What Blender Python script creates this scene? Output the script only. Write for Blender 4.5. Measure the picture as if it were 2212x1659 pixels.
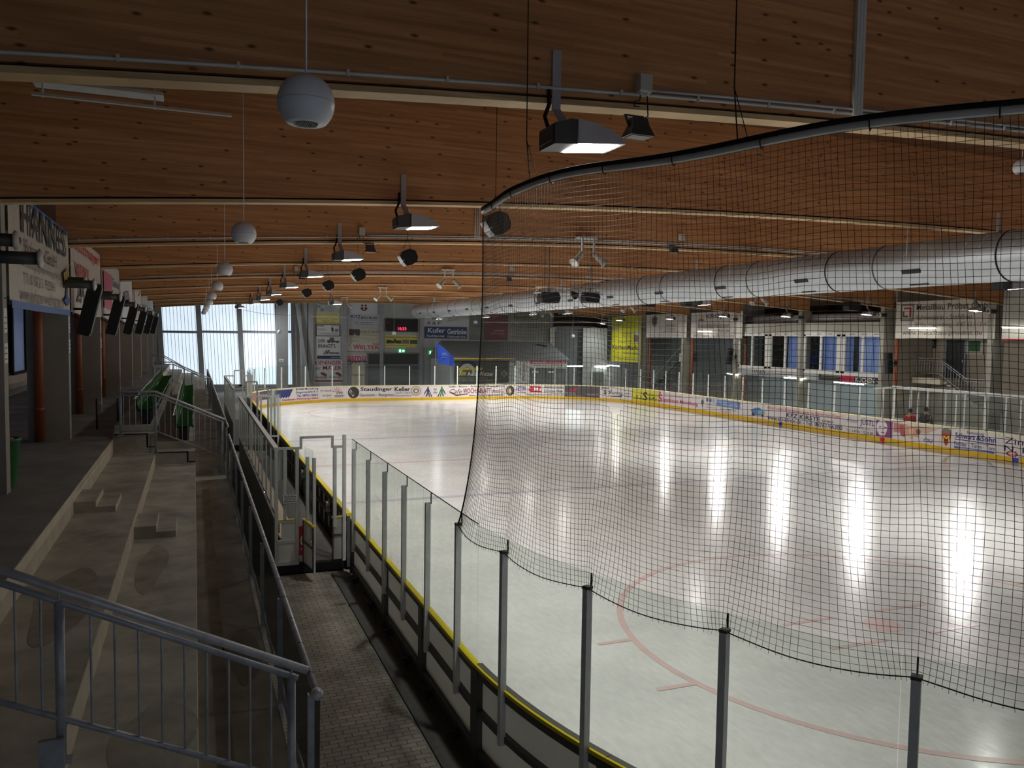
import bpy, math, random
from mathutils import Vector, Matrix
random.seed(7)
for _o in list(bpy.data.objects): bpy.data.objects.remove(_o)
SC = bpy.context.scene
COL = SC.collection
V = Vector
# ------------------------------------------------------------------ camera
F_PX, CX, CY = 1725.0, 1106.0, 829.5
PSI, TH, RO, CAM_Z = 0.379087, 0.05858, -0.014689, 5.0
_f = V((math.sin(PSI)*math.cos(TH), math.cos(PSI)*math.cos(TH), -math.sin(TH)))
_r = V((math.cos(PSI), -math.sin(PSI), 0))
_d = _f.cross(_r)
AX_R = _r*math.cos(RO) + _d*math.sin(RO)
AX_D = -_r*math.sin(RO) + _d*math.cos(RO)
AX_F = _f
cam_data = bpy.data.cameras.new('camera')
cam_data.sensor_fit = 'HORIZONTAL'
cam_data.sensor_width = 36.0
cam_data.lens = F_PX/2212.0*36.0
cam_data.clip_end = 400
cam = bpy.data.objects.new('camera', cam_data)
COL.objects.link(cam)
cam.matrix_world = Matrix(((AX_R.x, -AX_D.x, -AX_F.x, 0), (AX_R.y, -AX_D.y, -AX_F.y, 0),
                           (AX_R.z, -AX_D.z, -AX_F.z, CAM_Z), (0, 0, 0, 1)))
SC.camera = cam
# ------------------------------------------------------------------ world, exposure
w = bpy.data.worlds.new('world'); SC.world = w
w.use_nodes = True
w.node_tree.nodes['Background'].inputs[0].default_value = (0.75, 0.85, 1.0, 1)
w.node_tree.nodes['Background'].inputs[1].default_value = 0.6
SC.view_settings.view_transform = 'Standard'
SC.view_settings.look = 'None'
SC.view_settings.exposure = 0.0
SC.view_settings.gamma = 1.0
SC.cycles.use_denoising = True
SC.cycles.transparent_max_bounces = 24
SC.cycles.max_bounces = 8
SC.cycles.diffuse_bounces = 4
# ------------------------------------------------------------------ calibrated rays (photo pixel -> place)
def ray(x, y): return AX_R*((x-CX)/F_PX) + AX_D*((y-CY)/F_PX) + AX_F
O = V((0, 0, CAM_Z))
def onX(x, y, X): d = ray(x, y); return O + d*(X/d.x)
def onY(x, y, Y): d = ray(x, y); return O + d*(Y/d.y)
def onZ(x, y, Z): d = ray(x, y); return O + d*((Z-CAM_Z)/d.z)
def proj(p):
    q = V(p)-O; c = q.dot(AX_F)
    return CX + F_PX*q.dot(AX_R)/c, CY + F_PX*q.dot(AX_D)/c
# ------------------------------------------------------------------ materials
def lin(c): return tuple(((v/12.92) if v <= .04045 else ((v+.055)/1.055)**2.4) for v in c)
def rgb(r, g, b): return lin((r/255, g/255, b/255)) + (1,)
MATS = {}
def mat(name, col, rough=.6, metal=0.0, noise=0.0, nscale=3.0, spec=.5, emit=0.0, stretch=(1, 1, 1), bump=0.0, dirt=None, coat=0.0):
    if name in MATS: return MATS[name]
    m = bpy.data.materials.new(name); m.use_nodes = True
    nt = m.node_tree; b = nt.nodes['Principled BSDF']
    b.inputs['Base Color'].default_value = col
    b.inputs['Roughness'].default_value = rough
    b.inputs['Metallic'].default_value = metal
    b.inputs['Specular IOR Level'].default_value = spec
    if emit:
        b.inputs['Emission Color'].default_value = col
        b.inputs['Emission Strength'].default_value = emit
    if noise or bump:
        g = nt.nodes.new('ShaderNodeNewGeometry')
        mp = nt.nodes.new('ShaderNodeMapping'); mp.inputs['Scale'].default_value = stretch
        nz = nt.nodes.new('ShaderNodeTexNoise'); nz.inputs['Scale'].default_value = nscale
        nz.inputs['Detail'].default_value = 6; nz.inputs['Roughness'].default_value = .62
        nt.links.new(g.outputs['Position'], mp.inputs[0]); nt.links.new(mp.outputs[0], nz.inputs['Vector'])
        if noise:
            mx = nt.nodes.new('ShaderNodeMix'); mx.data_type = 'RGBA'
            d = dirt or tuple(c*(1-noise) for c in col[:3])+(1,)
            u = tuple(min(1, c*(1+noise*.6)) for c in col[:3])+(1,)
            cr = nt.nodes.new('ShaderNodeMapRange'); cr.inputs[1].default_value = .32; cr.inputs[2].default_value = .68
            nt.links.new(nz.outputs[0], cr.inputs[0]); nt.links.new(cr.outputs[0], mx.inputs[0])
            mx.inputs[6].default_value = d; mx.inputs[7].default_value = u
            nt.links.new(mx.outputs[2], b.inputs['Base Color'])
        if bump:
            bp = nt.nodes.new('ShaderNodeBump'); bp.inputs['Strength'].default_value = bump; bp.inputs['Distance'].default_value = .02
            nt.links.new(nz.outputs[0], bp.inputs['Height']); nt.links.new(bp.outputs[0], b.inputs['Normal'])
    MATS[name] = m
    return m
def M(name): return MATS[name]
_cc = {}
def colour(r, g, b, rough=.55):
    k = (r, g, b)
    if k not in _cc: _cc[k] = mat('print_%d_%d_%d' % k, rgb(r, g, b), rough, noise=.06, nscale=5)
    return _cc[k]
def glass_mat(name, tint, refl=.05, rough=.0):
    m = bpy.data.materials.new(name); m.use_nodes = True; nt = m.node_tree
    nt.nodes.clear()
    N = nt.nodes.new; L = nt.links.new
    out = N('ShaderNodeOutputMaterial'); mx = N('ShaderNodeMixShader')
    t = N('ShaderNodeBsdfTransparent'); t.inputs[0].default_value = tint
    g = N('ShaderNodeBsdfGlossy'); g.inputs['Roughness'].default_value = rough
    lw = N('ShaderNodeLayerWeight'); lw.inputs[0].default_value = .5
    pw = N('ShaderNodeMath'); pw.operation = 'POWER'; pw.inputs[1].default_value = 5; L(lw.outputs['Facing'], pw.inputs[0])
    ma = N('ShaderNodeMath'); ma.operation = 'MULTIPLY_ADD'; ma.inputs[1].default_value = .3; ma.inputs[2].default_value = refl; L(pw.outputs[0], ma.inputs[0])
    L(ma.outputs[0], mx.inputs[0]); L(t.outputs[0], mx.inputs[1]); L(g.outputs[0], mx.inputs[2]); L(mx.outputs[0], out.inputs[0])
    MATS[name] = m; return m
def wood_mat(name, c_dark, c_light, knots=True):
    m = bpy.data.materials.new(name); m.use_nodes = True; nt = m.node_tree; b = nt.nodes['Principled BSDF']
    b.inputs['Roughness'].default_value = .55; b.inputs['Specular IOR Level'].default_value = .3
    N = nt.nodes.new; L = nt.links.new
    g = N('ShaderNodeNewGeometry'); mp = N('ShaderNodeMapping'); mp.inputs['Scale'].default_value = (.35, .6, 9)
    L(g.outputs['Position'], mp.inputs[0])
    n1 = N('ShaderNodeTexNoise'); n1.inputs['Scale'].default_value = 1.6; n1.inputs['Detail'].default_value = 8; n1.inputs['Roughness'].default_value = .65
    L(mp.outputs[0], n1.inputs['Vector'])
    mr = N('ShaderNodeMapRange'); mr.inputs[1].default_value = .3; mr.inputs[2].default_value = .7; L(n1.outputs[0], mr.inputs[0])
    mx = N('ShaderNodeMix'); mx.data_type = 'RGBA'; mx.inputs[6].default_value = c_dark; mx.inputs[7].default_value = c_light
    L(mr.outputs[0], mx.inputs[0])
    # glue lines between the lamellas (4 cm) - offset per board with noise
    sx = N('ShaderNodeSeparateXYZ'); L(g.outputs['Position'], sx.inputs[0])
    fr = N('ShaderNodeMath'); fr.operation = 'MULTIPLY'; fr.inputs[1].default_value = 1/.043; L(sx.outputs[2], fr.inputs[0])
    fl = N('ShaderNodeMath'); fl.operation = 'FLOOR'; L(fr.outputs[0], fl.inputs[0])
    wn = N('ShaderNodeTexWhiteNoise'); wn.noise_dimensions = '2D'
    cx = N('ShaderNodeMath'); cx.operation = 'MULTIPLY'; cx.inputs[1].default_value = .28; L(sx.outputs[0], cx.inputs[0])
    ad = N('ShaderNodeMath'); ad.operation = 'MULTIPLY_ADD'; ad.inputs[1].default_value = .37; L(fl.outputs[0], ad.inputs[0]); L(cx.outputs[0], ad.inputs[2])
    f2 = N('ShaderNodeMath'); f2.operation = 'FLOOR'; L(ad.outputs[0], f2.inputs[0])
    cb = N('ShaderNodeCombineXYZ'); L(fl.outputs[0], cb.inputs[0]); L(f2.outputs[0], cb.inputs[1]); L(cb.outputs[0], wn.inputs['Vector'])
    m2 = N('ShaderNodeMix'); m2.data_type = 'RGBA'; m2.blend_type = 'MULTIPLY'; m2.inputs[0].default_value = 1
    vr = N('ShaderNodeMapRange'); vr.inputs[3].default_value = .84; vr.inputs[4].default_value = 1.1; L(wn.outputs[0], vr.inputs[0])
    L(mx.outputs[2], m2.inputs[6]); L(vr.outputs[0], m2.inputs[7])
    last = m2.outputs[2]
    if knots:
        mk = N('ShaderNodeMapping'); mk.inputs['Scale'].default_value = (2.1, 1.0, 5.2); L(g.outputs['Position'], mk.inputs[0])
        vo = N('ShaderNodeTexVoronoi'); vo.voronoi_dimensions = '2D'; vo.inputs['Scale'].default_value = 1.0
        sp = N('ShaderNodeSeparateXYZ'); L(mk.outputs[0], sp.inputs[0])
        c2 = N('ShaderNodeCombineXYZ'); L(sp.outputs[0], c2.inputs[0]); L(sp.outputs[2], c2.inputs[1]); L(c2.outputs[0], vo.inputs['Vector'])
        kr = N('ShaderNodeMapRange'); kr.inputs[1].default_value = .035; kr.inputs[2].default_value = .13; L(vo.outputs['Distance'], kr.inputs[0])
        # only some of the cells carry a knot
        sc = N('ShaderNodeSeparateColor'); L(vo.outputs['Color'], sc.inputs[0])
        gt = N('ShaderNodeMath'); gt.operation = 'GREATER_THAN'; gt.inputs[1].default_value = .42; L(sc.outputs[0], gt.inputs[0])
        mk2 = N('ShaderNodeMath'); mk2.operation = 'MAXIMUM'; L(kr.outputs[0], mk2.inputs[0]); L(gt.outputs[0], mk2.inputs[1])
        m3 = N('ShaderNodeMix'); m3.data_type = 'RGBA'; m3.inputs[6].default_value = tuple(c*.28 for c in c_dark[:3])+(1,)
        L(mk2.outputs[0], m3.inputs[0]); L(last, m3.inputs[7]); last = m3.outputs[2]
    L(last, b.inputs['Base Color'])
    MATS[name] = m; return m
wood_mat('glulam', rgb(182, 126, 82), rgb(220, 163, 112))
wood_mat('lath_wood', rgb(196, 164, 118), rgb(226, 198, 152), False)
mat('groove', rgb(40, 24, 18), .9, noise=.2)
mat('deck_wood', rgb(110, 70, 40), .7, noise=.2)
mat('concrete', rgb(178, 178, 166), .85, noise=.38, nscale=1.3, bump=.15)
mat('concrete_riser', rgb(226, 220, 198), .85, noise=.14, nscale=2.2)
mat('concrete_dark', rgb(134, 136, 132), .85, noise=.3, nscale=1.0, bump=.1)
mat('galv', rgb(206, 210, 216), .4, .25, noise=.22, nscale=9)
mat('galv_dark', rgb(178, 184, 192), .45, .25, noise=.25, nscale=9)
mat('alu', rgb(228, 231, 231), .4, .0, noise=.1, nscale=6)
mat('alu_painted', rgb(214, 216, 214), .45, .1, noise=.08)
mat('frame_dark', rgb(92, 94, 94), .5, .5, noise=.15)
mat('steel_column', rgb(150, 155, 160), .6, noise=.08)
mat('white_paint', rgb(226, 226, 222), .6, noise=.05)
mat('board_white', rgb(222, 216, 216), .42, noise=.05, nscale=2)
mat('board_back', rgb(205, 204, 198), .55, noise=.08, nscale=2)
mat('cap_cream', rgb(236, 226, 170), .5, noise=.06)
mat('cap_yellow', rgb(232, 214, 22), .45, noise=.06)
mat('kick_yellow', rgb(222, 180, 20), .45, noise=.08)
mat('black_plastic', rgb(24, 24, 26), .6, noise=.2)
mat('black_metal', rgb(36, 37, 40), .5, .2, noise=.2)
mat('rubber', rgb(84, 82, 80), .8, noise=.2, nscale=8)
mat('net_black', rgb(74, 66, 58), .75)
mat('rope_black', rgb(20, 20, 20), .9)
mat('wall_grey', rgb(168, 174, 176), .7, noise=.07, nscale=.8)
mat('wall_dark', rgb(112, 120, 122), .7, noise=.07, nscale=.8)
mat('wall_light', rgb(196, 196, 186), .7, noise=.06, nscale=.8)
mat('wall_blue', rgb(160, 172, 178), .7, noise=.07, nscale=.8)
mat('wall_warm', rgb(176, 166, 150), .75, noise=.08, nscale=.8)
mat('column_concrete', rgb(166, 164, 152), .8, noise=.12, nscale=1.2)
mat('pipe_orange', rgb(158, 88, 56), .5, noise=.12)
mat('seat_green', rgb(14, 84, 44), .16, noise=.12, spec=.6)
mat('bench_cream', rgb(222, 200, 176), .55, noise=.06)
mat('fence_sheet', rgb(54, 58, 62), .8, noise=.25, nscale=6)
mat('lamp_grey', rgb(190, 188, 192), .45, .0, noise=.08)
mat('globe_white', rgb(240, 244, 250), .35, noise=.04)
mat('disc_white', rgb(206, 206, 198), .5, noise=.05)
mat('grille_grey', rgb(150, 150, 150), .6)
mat('lens_glow', (1, .97, .93, 1), .3, emit=95)
mat('tube_light', (1, .97, .88, 1), .3, emit=42)
mat('tube_soft', (1, .97, .88, 1), .3, emit=9)
mat('tube_cool', (.78, .95, 1, 1), .3, emit=30)
mat('exit_green', rgb(20, 160, 90), .4, emit=1.1)
mat('exit_white', rgb(230, 255, 240), .4, emit=1.6)
mat('led_red', (1, .03, .09, 1), .4, emit=2.2)
mat('led_dim', (.6, .02, .03, 1), .4, emit=.1)
mat('sky_panel', (.74, .87, 1, 1), .5, emit=.92)
mat('curtain_blue', rgb(140, 160, 222), .8, noise=.3, nscale=2.0, stretch=(1, 9, .4), emit=.05)  # cloth given a faint glow of its own to look lit
mat('window_dark', rgb(40, 44, 40), .2, noise=.3, nscale=2)
mat('window_dim', rgb(96, 112, 150), .4, noise=.2, nscale=.6, emit=.25)
mat('blue_flag', rgb(28, 66, 170), .55, noise=.25, nscale=1.5)
mat('red_paint', rgb(196, 24, 44), .45, noise=.08)
mat('bin_green', rgb(50, 110, 60), .5, noise=.1)
mat('skin', rgb(214, 170, 146), .6)
mat('hair_dark', rgb(40, 32, 28), .7)
mat('cloth_red', rgb(190, 30, 34), .8, noise=.12)
mat('cloth_black', rgb(34, 36, 40), .8, noise=.2)
mat('cloth_navy', rgb(44, 48, 62), .8, noise=.2)
mat('band_and_stain', rgb(156, 154, 142), .8, noise=.3, nscale=2)
def add_layer(name, kind, fac, col=None):
    m = MATS[name]; nt = m.node_tree; b = nt.nodes['Principled BSDF']; out = [n for n in nt.nodes if n.type == 'OUTPUT_MATERIAL'][0]
    mx = nt.nodes.new('ShaderNodeMixShader'); mx.inputs[0].default_value = fac; t = nt.nodes.new(kind)
    if col: t.inputs[0].default_value = col
    nt.links.new(b.outputs[0], mx.inputs[1]); nt.links.new(t.outputs[0], mx.inputs[2]); nt.links.new(mx.outputs[0], out.inputs[0])
add_layer('board_back', 'ShaderNodeBsdfTranslucent', .4, (.85, .85, .82, 1))      # white plastic boards let some light through
add_layer('fence_sheet', 'ShaderNodeBsdfTransparent', .38)                          # open weave
glass_mat('shield', (.95, .975, .965, 1), .025)
glass_mat('shield_near', (.90, .93, .91, 1), .03)
glass_mat('pane', (.9, .93, .93, 1), .04)
def ice_mat():
    m = bpy.data.materials.new('ice'); m.use_nodes = True; nt = m.node_tree; b = nt.nodes['Principled BSDF']
    N = nt.nodes.new; L = nt.links.new
    g = N('ShaderNodeNewGeometry')
    n1 = N('ShaderNodeTexNoise'); n1.inputs['Scale'].default_value = .55; n1.inputs['Detail'].default_value = 7; L(g.outputs['Position'], n1.inputs['Vector'])
    mp = N('ShaderNodeMapping'); mp.inputs['Scale'].default_value = (6, 2.2, 1); mp.inputs['Rotation'].default_value = (0, 0, .5); L(g.outputs['Position'], mp.inputs[0])
    n2 = N('ShaderNodeTexNoise'); n2.inputs['Scale'].default_value = 1.7; n2.inputs['Detail'].default_value = 9; n2.inputs['Roughness'].default_value = .7; L(mp.outputs[0], n2.inputs['Vector'])
    mx = N('ShaderNodeMix'); mx.data_type = 'RGBA'; mx.inputs[6].default_value = rgb(196, 198, 196); mx.inputs[7].default_value = rgb(224, 225, 222)
    av = N('ShaderNodeMath'); av.operation = 'ADD'; L(n1.outputs[0], av.inputs[0]); L(n2.outputs[0], av.inputs[1])
    mr = N('ShaderNodeMapRange'); mr.inputs[1].default_value = .7; mr.inputs[2].default_value = 1.3; L(av.outputs[0], mr.inputs[0])
    L(mr.outputs[0], mx.inputs[0]); L(mx.outputs[2], b.inputs['Base Color'])
    rr = N('ShaderNodeMapRange'); rr.inputs[1].default_value = .35; rr.inputs[2].default_value = .65; rr.inputs[3].default_value = .14; rr.inputs[4].default_value = .22
    L(n2.outputs[0], rr.inputs[0]); L(rr.outputs[0], b.inputs['Roughness'])
    b.inputs['Specular IOR Level'].default_value = .38
    bp = N('ShaderNodeBump'); bp.inputs['Strength'].default_value = .02; bp.inputs['Distance'].default_value = .006
    L(n2.outputs[0], bp.inputs['Height']); L(bp.outputs[0], b.inputs['Normal'])
    MATS['ice'] = m
ice_mat()
def paver_mat():
    m = bpy.data.materials.new('pavers'); m.use_nodes = True; nt = m.node_tree; b = nt.nodes['Principled BSDF']
    N = nt.nodes.new; L = nt.links.new
    g = N('ShaderNodeNewGeometry')
    br = N('ShaderNodeTexBrick'); br.inputs['Scale'].default_value = 1; br.inputs['Brick Width'].default_value = .2; br.inputs['Row Height'].default_value = .1
    br.inputs['Mortar Size'].default_value = .006; br.inputs['Mortar Smooth'].default_value = .3
    br.inputs['Color1'].default_value = rgb(158, 152, 138); br.inputs['Color2'].default_value = rgb(140, 134, 122); br.inputs['Mortar'].default_value = rgb(74, 70, 64)
    L(g.outputs['Position'], br.inputs['Vector'])
    nz = N('ShaderNodeTexNoise'); nz.inputs['Scale'].default_value = 1.1; nz.inputs['Detail'].default_value = 6; L(g.outputs['Position'], nz.inputs['Vector'])
    mr = N('ShaderNodeMapRange'); mr.inputs[1].default_value = .35; mr.inputs[2].default_value = .65; mr.inputs[3].default_value = .7; mr.inputs[4].default_value = 1.1; L(nz.outputs[0], mr.inputs[0])
    mx = N('ShaderNodeMix'); mx.data_type = 'RGBA'; mx.blend_type = 'MULTIPLY'; mx.inputs[0].default_value = 1
    L(br.outputs[0], mx.inputs[6]); L(mr.outputs[0], mx.inputs[7]); L(mx.outputs[2], b.inputs['Base Color'])
    b.inputs['Roughness'].default_value = .85
    MATS['pavers'] = m
paver_mat()
def duct_mat():
    m = bpy.data.materials.new('duct_metal'); m.use_nodes = True; nt = m.node_tree; b = nt.nodes['Principled BSDF']
    N = nt.nodes.new; L = nt.links.new
    b.inputs['Base Color'].default_value = rgb(196, 202, 206); b.inputs['Metallic'].default_value = .8; b.inputs['Roughness'].default_value = .42
    g = N('ShaderNodeNewGeometry')
    nz = N('ShaderNodeTexNoise'); nz.inputs['Scale'].default_value = 2; L(g.outputs['Position'], nz.inputs['Vector'])
    mr = N('ShaderNodeMapRange'); mr.inputs[3].default_value = .36; mr.inputs[4].default_value = .5; L(nz.outputs[0], mr.inputs[0]); L(mr.outputs[0], b.inputs['Roughness'])
    MATS['duct_metal'] = m
duct_mat()
# ------------------------------------------------------------------ mesh builder
class MB:
    def __init__(s): s.v = []; s.f = []; s.m = []; s.sm = []
    def add(s, vs, fs, m=0, smooth=False):
        o = len(s.v); s.v += [tuple(x) for x in vs]
        for f in fs: s.f.append(tuple(i+o for i in f)); s.m.append(m); s.sm.append(smooth)
        return s
    def box(s, x0, x1, y0, y1, z0, z1, m=0):
        return s.add([(x0,y0,z0),(x1,y0,z0),(x1,y1,z0),(x0,y1,z0),(x0,y0,z1),(x1,y0,z1),(x1,y1,z1),(x0,y1,z1)],
                     [(0,3,2,1),(4,5,6,7),(0,1,5,4),(1,2,6,5),(2,3,7,6),(3,0,4,7)], m)
    def obox(s, c, u, v, w, m=0):      # centre and three half-axes
        c, u, v, w = V(c), V(u), V(v), V(w)
        if u.cross(v).dot(w) < 0: w = -w
        p = [c-u-v-w, c+u-v-w, c+u+v-w, c-u+v-w, c-u-v+w, c+u-v+w, c+u+v+w, c-u+v+w]
        return s.add(p, [(0,3,2,1),(4,5,6,7),(0,1,5,4),(1,2,6,5),(2,3,7,6),(3,0,4,7)], m)
    def bar(s, p0, p1, wd, ht, up=(0,0,1), m=0):
        p0, p1 = V(p0), V(p1); d = p1-p0; l = d.length; d.normalize(); up = V(up)
        if abs(d.dot(up)) > .99: up = V((0, 1, 0))
        sd = d.cross(up).normalized(); u2 = sd.cross(d)
        return s.obox((p0+p1)/2, d*l/2, sd*wd/2, u2*ht/2, m)
    def tube(s, pts, r, n=8, m=0, caps=True):
        pts = [V(p) for p in pts]; k = len(pts); vs = []; prev = None
        for i, p in enumerate(pts):
            t = (pts[min(i+1, k-1)]-pts[max(i-1, 0)]).normalized()
            if prev is None: a = t.orthogonal().normalized()
            else: a = (prev - t*prev.dot(t)); a = a.normalized() if a.length > 1e-6 else t.orthogonal().normalized()
            prev = a; b = t.cross(a); rr = r[i] if isinstance(r, (list, tuple)) else r
            vs += [p + (a*math.cos(2*math.pi*j/n) + b*math.sin(2*math.pi*j/n))*rr for j in range(n)]
        fs = [(i*n+j, i*n+(j+1) % n, (i+1)*n+(j+1) % n, (i+1)*n+j) for i in range(k-1) for j in range(n)]
        s.add(vs, fs, m, True)
        if caps:
            o = len(s.v)-len(vs)
            s.f.append(tuple(o+j for j in reversed(range(n)))); s.m.append(m); s.sm.append(False)
            s.f.append(tuple(o+(k-1)*n+j for j in range(n))); s.m.append(m); s.sm.append(False)
        return s
    def lathe(s, prof, c, axis=(0,0,1), n=24, m=0, smooth=True):
        c, ax = V(c), V(axis).normalized(); a = ax.orthogonal().normalized(); b = ax.cross(a); vs = []
        for r, h in prof: vs += [c + ax*h + (a*math.cos(2*math.pi*j/n)+b*math.sin(2*math.pi*j/n))*max(r, 1e-5) for j in range(n)]
        fs = [(i*n+j, i*n+(j+1) % n, (i+1)*n+(j+1) % n, (i+1)*n+j) for i in range(len(prof)-1) for j in range(n)]
        return s.add(vs, fs, m, smooth)
    def prism(s, pts, o, u, v, w, m=0):    # polygon pts (a,b) in plane o+u*a+v*b, extruded along w
        o, u, v, w = V(o), V(u), V(v), V(w); n = len(pts)
        p = [o+u*a+v*b for a, b in pts]; vs = p+[q+w for q in p]
        ar = sum(pts[i][0]*pts[(i+1) % n][1]-pts[(i+1) % n][0]*pts[i][1] for i in range(n))
        flip = (ar > 0) == (u.cross(v).dot(w) > 0)
        fs = [tuple(range(n))[::-1], tuple(range(n, 2*n))] + [(i, (i+1) % n, n+(i+1) % n, n+i) for i in range(n)]
        if not flip: fs = [f[::-1] for f in fs]
        return s.add(vs, fs, m)
    def build(s, name, mats, parent=None, loc=None):
        if not isinstance(mats, (list, tuple)): mats = [mats]
        mats = [M(x) if isinstance(x, str) else x for x in mats]
        if loc is None:
            if parent is not None: loc = parent['_o'] if '_o' in parent else (0, 0, 0)
            else:
                xs, ys, zs = zip(*s.v); loc = ((min(xs)+max(xs))/2, (min(ys)+max(ys))/2, min(zs))
        lx, ly, lz = loc
        me = bpy.data.meshes.new(name)
        me.from_pydata([(a-lx, b-ly, c-lz) for a, b, c in s.v], [], s.f)
        for x in mats: me.materials.append(x)
        me.polygons.foreach_set('material_index', s.m); me.polygons.foreach_set('use_smooth', s.sm)
        me.update()
        o = bpy.data.objects.new(name, me); COL.objects.link(o)
        o['_o'] = loc
        if parent is None: o.location = loc
        else: o.parent = parent
        return o
def tag(o, label=None, cat=None, group=None, kind=None):
    if label: o['label'] = label
    if cat: o['category'] = cat
    if group: o['group'] = group
    if kind: o['kind'] = kind
    return o
def thing(name, label, cat, loc=(0,0,0), group=None):
    o = bpy.data.objects.new(name, None); COL.objects.link(o); o.empty_display_size = .2
    o.location = loc; o['_o'] = tuple(loc)
    return tag(o, label, cat, group)
def struct(o): o['kind'] = 'structure'; return o
def dup(root, loc, rotz=0, label=None):
    r = root.copy(); COL.objects.link(r); r.location = loc; r.rotation_euler = (0, 0, rotz)
    if label: r['label'] = label
    for ch in list(root.children):
        c = ch.copy(); COL.objects.link(c); c.parent = r
        for g in list(ch.children):
            d = g.copy(); COL.objects.link(d); d.parent = c
    return r
ORD = ['first','second','third','fourth','fifth','sixth','seventh','eighth','ninth','tenth','eleventh','twelfth','thirteenth','fourteenth','fifteenth',
       'sixteenth','seventeenth','eighteenth','nineteenth','twentieth']
def ordw(i):
    if i < 20: return ORD[i]
    tens = {2: 'twenty', 3: 'thirty', 4: 'forty'}[(i+1)//10]
    return tens + ('-'+ORD[(i+1) % 10-1] if (i+1) % 10 else 'th').replace('-th', '') if (i+1) % 10 else {20: 'twentieth', 30: 'thirtieth', 40: 'fortieth'}[i+1]
# ------------------------------------------------------------------ lettering
_tc = {}
def text_geo(s, bold=0.0, shear=0.0):
    k = (s, bold, shear)
    if k in _tc: return _tc[k]
    cu = bpy.data.curves.new('t', 'FONT'); cu.body = s; cu.size = 1; cu.resolution_u = 2; cu.offset = bold; cu.shear = shear
    o = bpy.data.objects.new('t', cu); COL.objects.link(o)
    bpy.context.view_layer.update()
    me = bpy.data.meshes.new_from_object(o.evaluated_get(bpy.context.evaluated_depsgraph_get()))
    vs = [(v.co.x, v.co.y) for v in me.vertices]; fs = [tuple(p.vertices) for p in me.polygons]
    bpy.data.objects.remove(o); bpy.data.curves.remove(cu); bpy.data.meshes.remove(me)
    if vs:
        x0 = min(a for a, b in vs); x1 = max(a for a, b in vs); y0 = min(b for a, b in vs); y1 = max(b for a, b in vs)
        vs = [((a-x0)/max(x1-x0, 1e-4), (b-y0)/max(y1-y0, 1e-4)) for a, b in vs]
    _tc[k] = (vs, fs); return _tc[k]
def shapes_to_meshes(items, mapping, rect, parent):
    """items are in photo/zoom coordinates inside rect (x0,y0,x1,y1), y down; mapping(u,v,lift)->point, u,v in 0..1 (v up)"""
    X0, Y0, X1, Y1 = rect
    def mp(x, y, lift): return mapping((x-X0)/(X1-X0), (Y1-y)/(Y1-Y0), lift)
    groups = {}; order = 0
    for it in items:
        k = it[0]; order += 1; lift = .004+.0012*order
        if k in ('t', 'tb', 'ti'):
            _, s, (a, b, c, d), colr = it[:4]
            vs, fs = text_geo(s, .018 if k == 'tb' else 0, .35 if k == 'ti' else 0)
            rot = it[4] if len(it) > 4 else 0
            nm = 'lettering'
            if rot == 90: pv = [mp(a+(c-a)*(1-y), d-(d-b)*x, lift) for x, y in vs]
            else: pv = [mp(a+(c-a)*x, d-(d-b)*y - rot*(c-a)*x, lift) for x, y in vs]
        elif k == 'r':
            _, (a, b, c, d), colr = it; nm = 'printed_block'
            n = 6; pv = []; fs = []
            for i in range(n+1):
                x = a+(c-a)*i/n; pv += [mp(x, d, lift), mp(x, b, lift)]
                if i < n: fs.append((2*i, 2*i+2, 2*i+3, 2*i+1))
        elif k == 'p':
            _, pts, colr = it; nm = 'emblem'
            pv = [mp(x, y, lift) for x, y in pts]; fs = [tuple(range(len(pts)))]
            ar = sum(pts[i][0]*pts[(i+1) % len(pts)][1]-pts[(i+1) % len(pts)][0]*pts[i][1] for i in range(len(pts)))
            if ar > 0: fs = [fs[0][::-1]]
        elif k in ('d', 'o'):     # disc / ring : (cx,cy,rx,ry[,inner])
            _, e, colr = it; cx, cy, rx, ry = e[:4]; nm = 'emblem'; n = 20
            ring = [(cx+rx*math.cos(-2*math.pi*i/n), cy+ry*math.sin(-2*math.pi*i/n)) for i in range(n)]
            if k == 'd': pv = [mp(x, y, lift) for x, y in ring]; fs = [tuple(range(n))]
            else:
                q = e[4]; inn = [(cx+rx*q*math.cos(-2*math.pi*i/n), cy+ry*q*math.sin(-2*math.pi*i/n)) for i in range(n)]
                pv = [mp(x, y, lift) for x, y in ring+inn]; fs = [(i, (i+1) % n, n+(i+1) % n, n+i) for i in range(n)]
        key = (nm, colr, order)
        groups.setdefault(key, MB()).add(pv, fs)
    for (nm, colr, _i), mb in groups.items():
        if mb.v: mb.build(nm, colour(*colr) if isinstance(colr, tuple) else colr, parent)
def flat_map(A, U, Vv, nrm):   # A = bottom-left corner
    return lambda u, v, l: A + U*u + Vv*v + nrm*l
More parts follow.
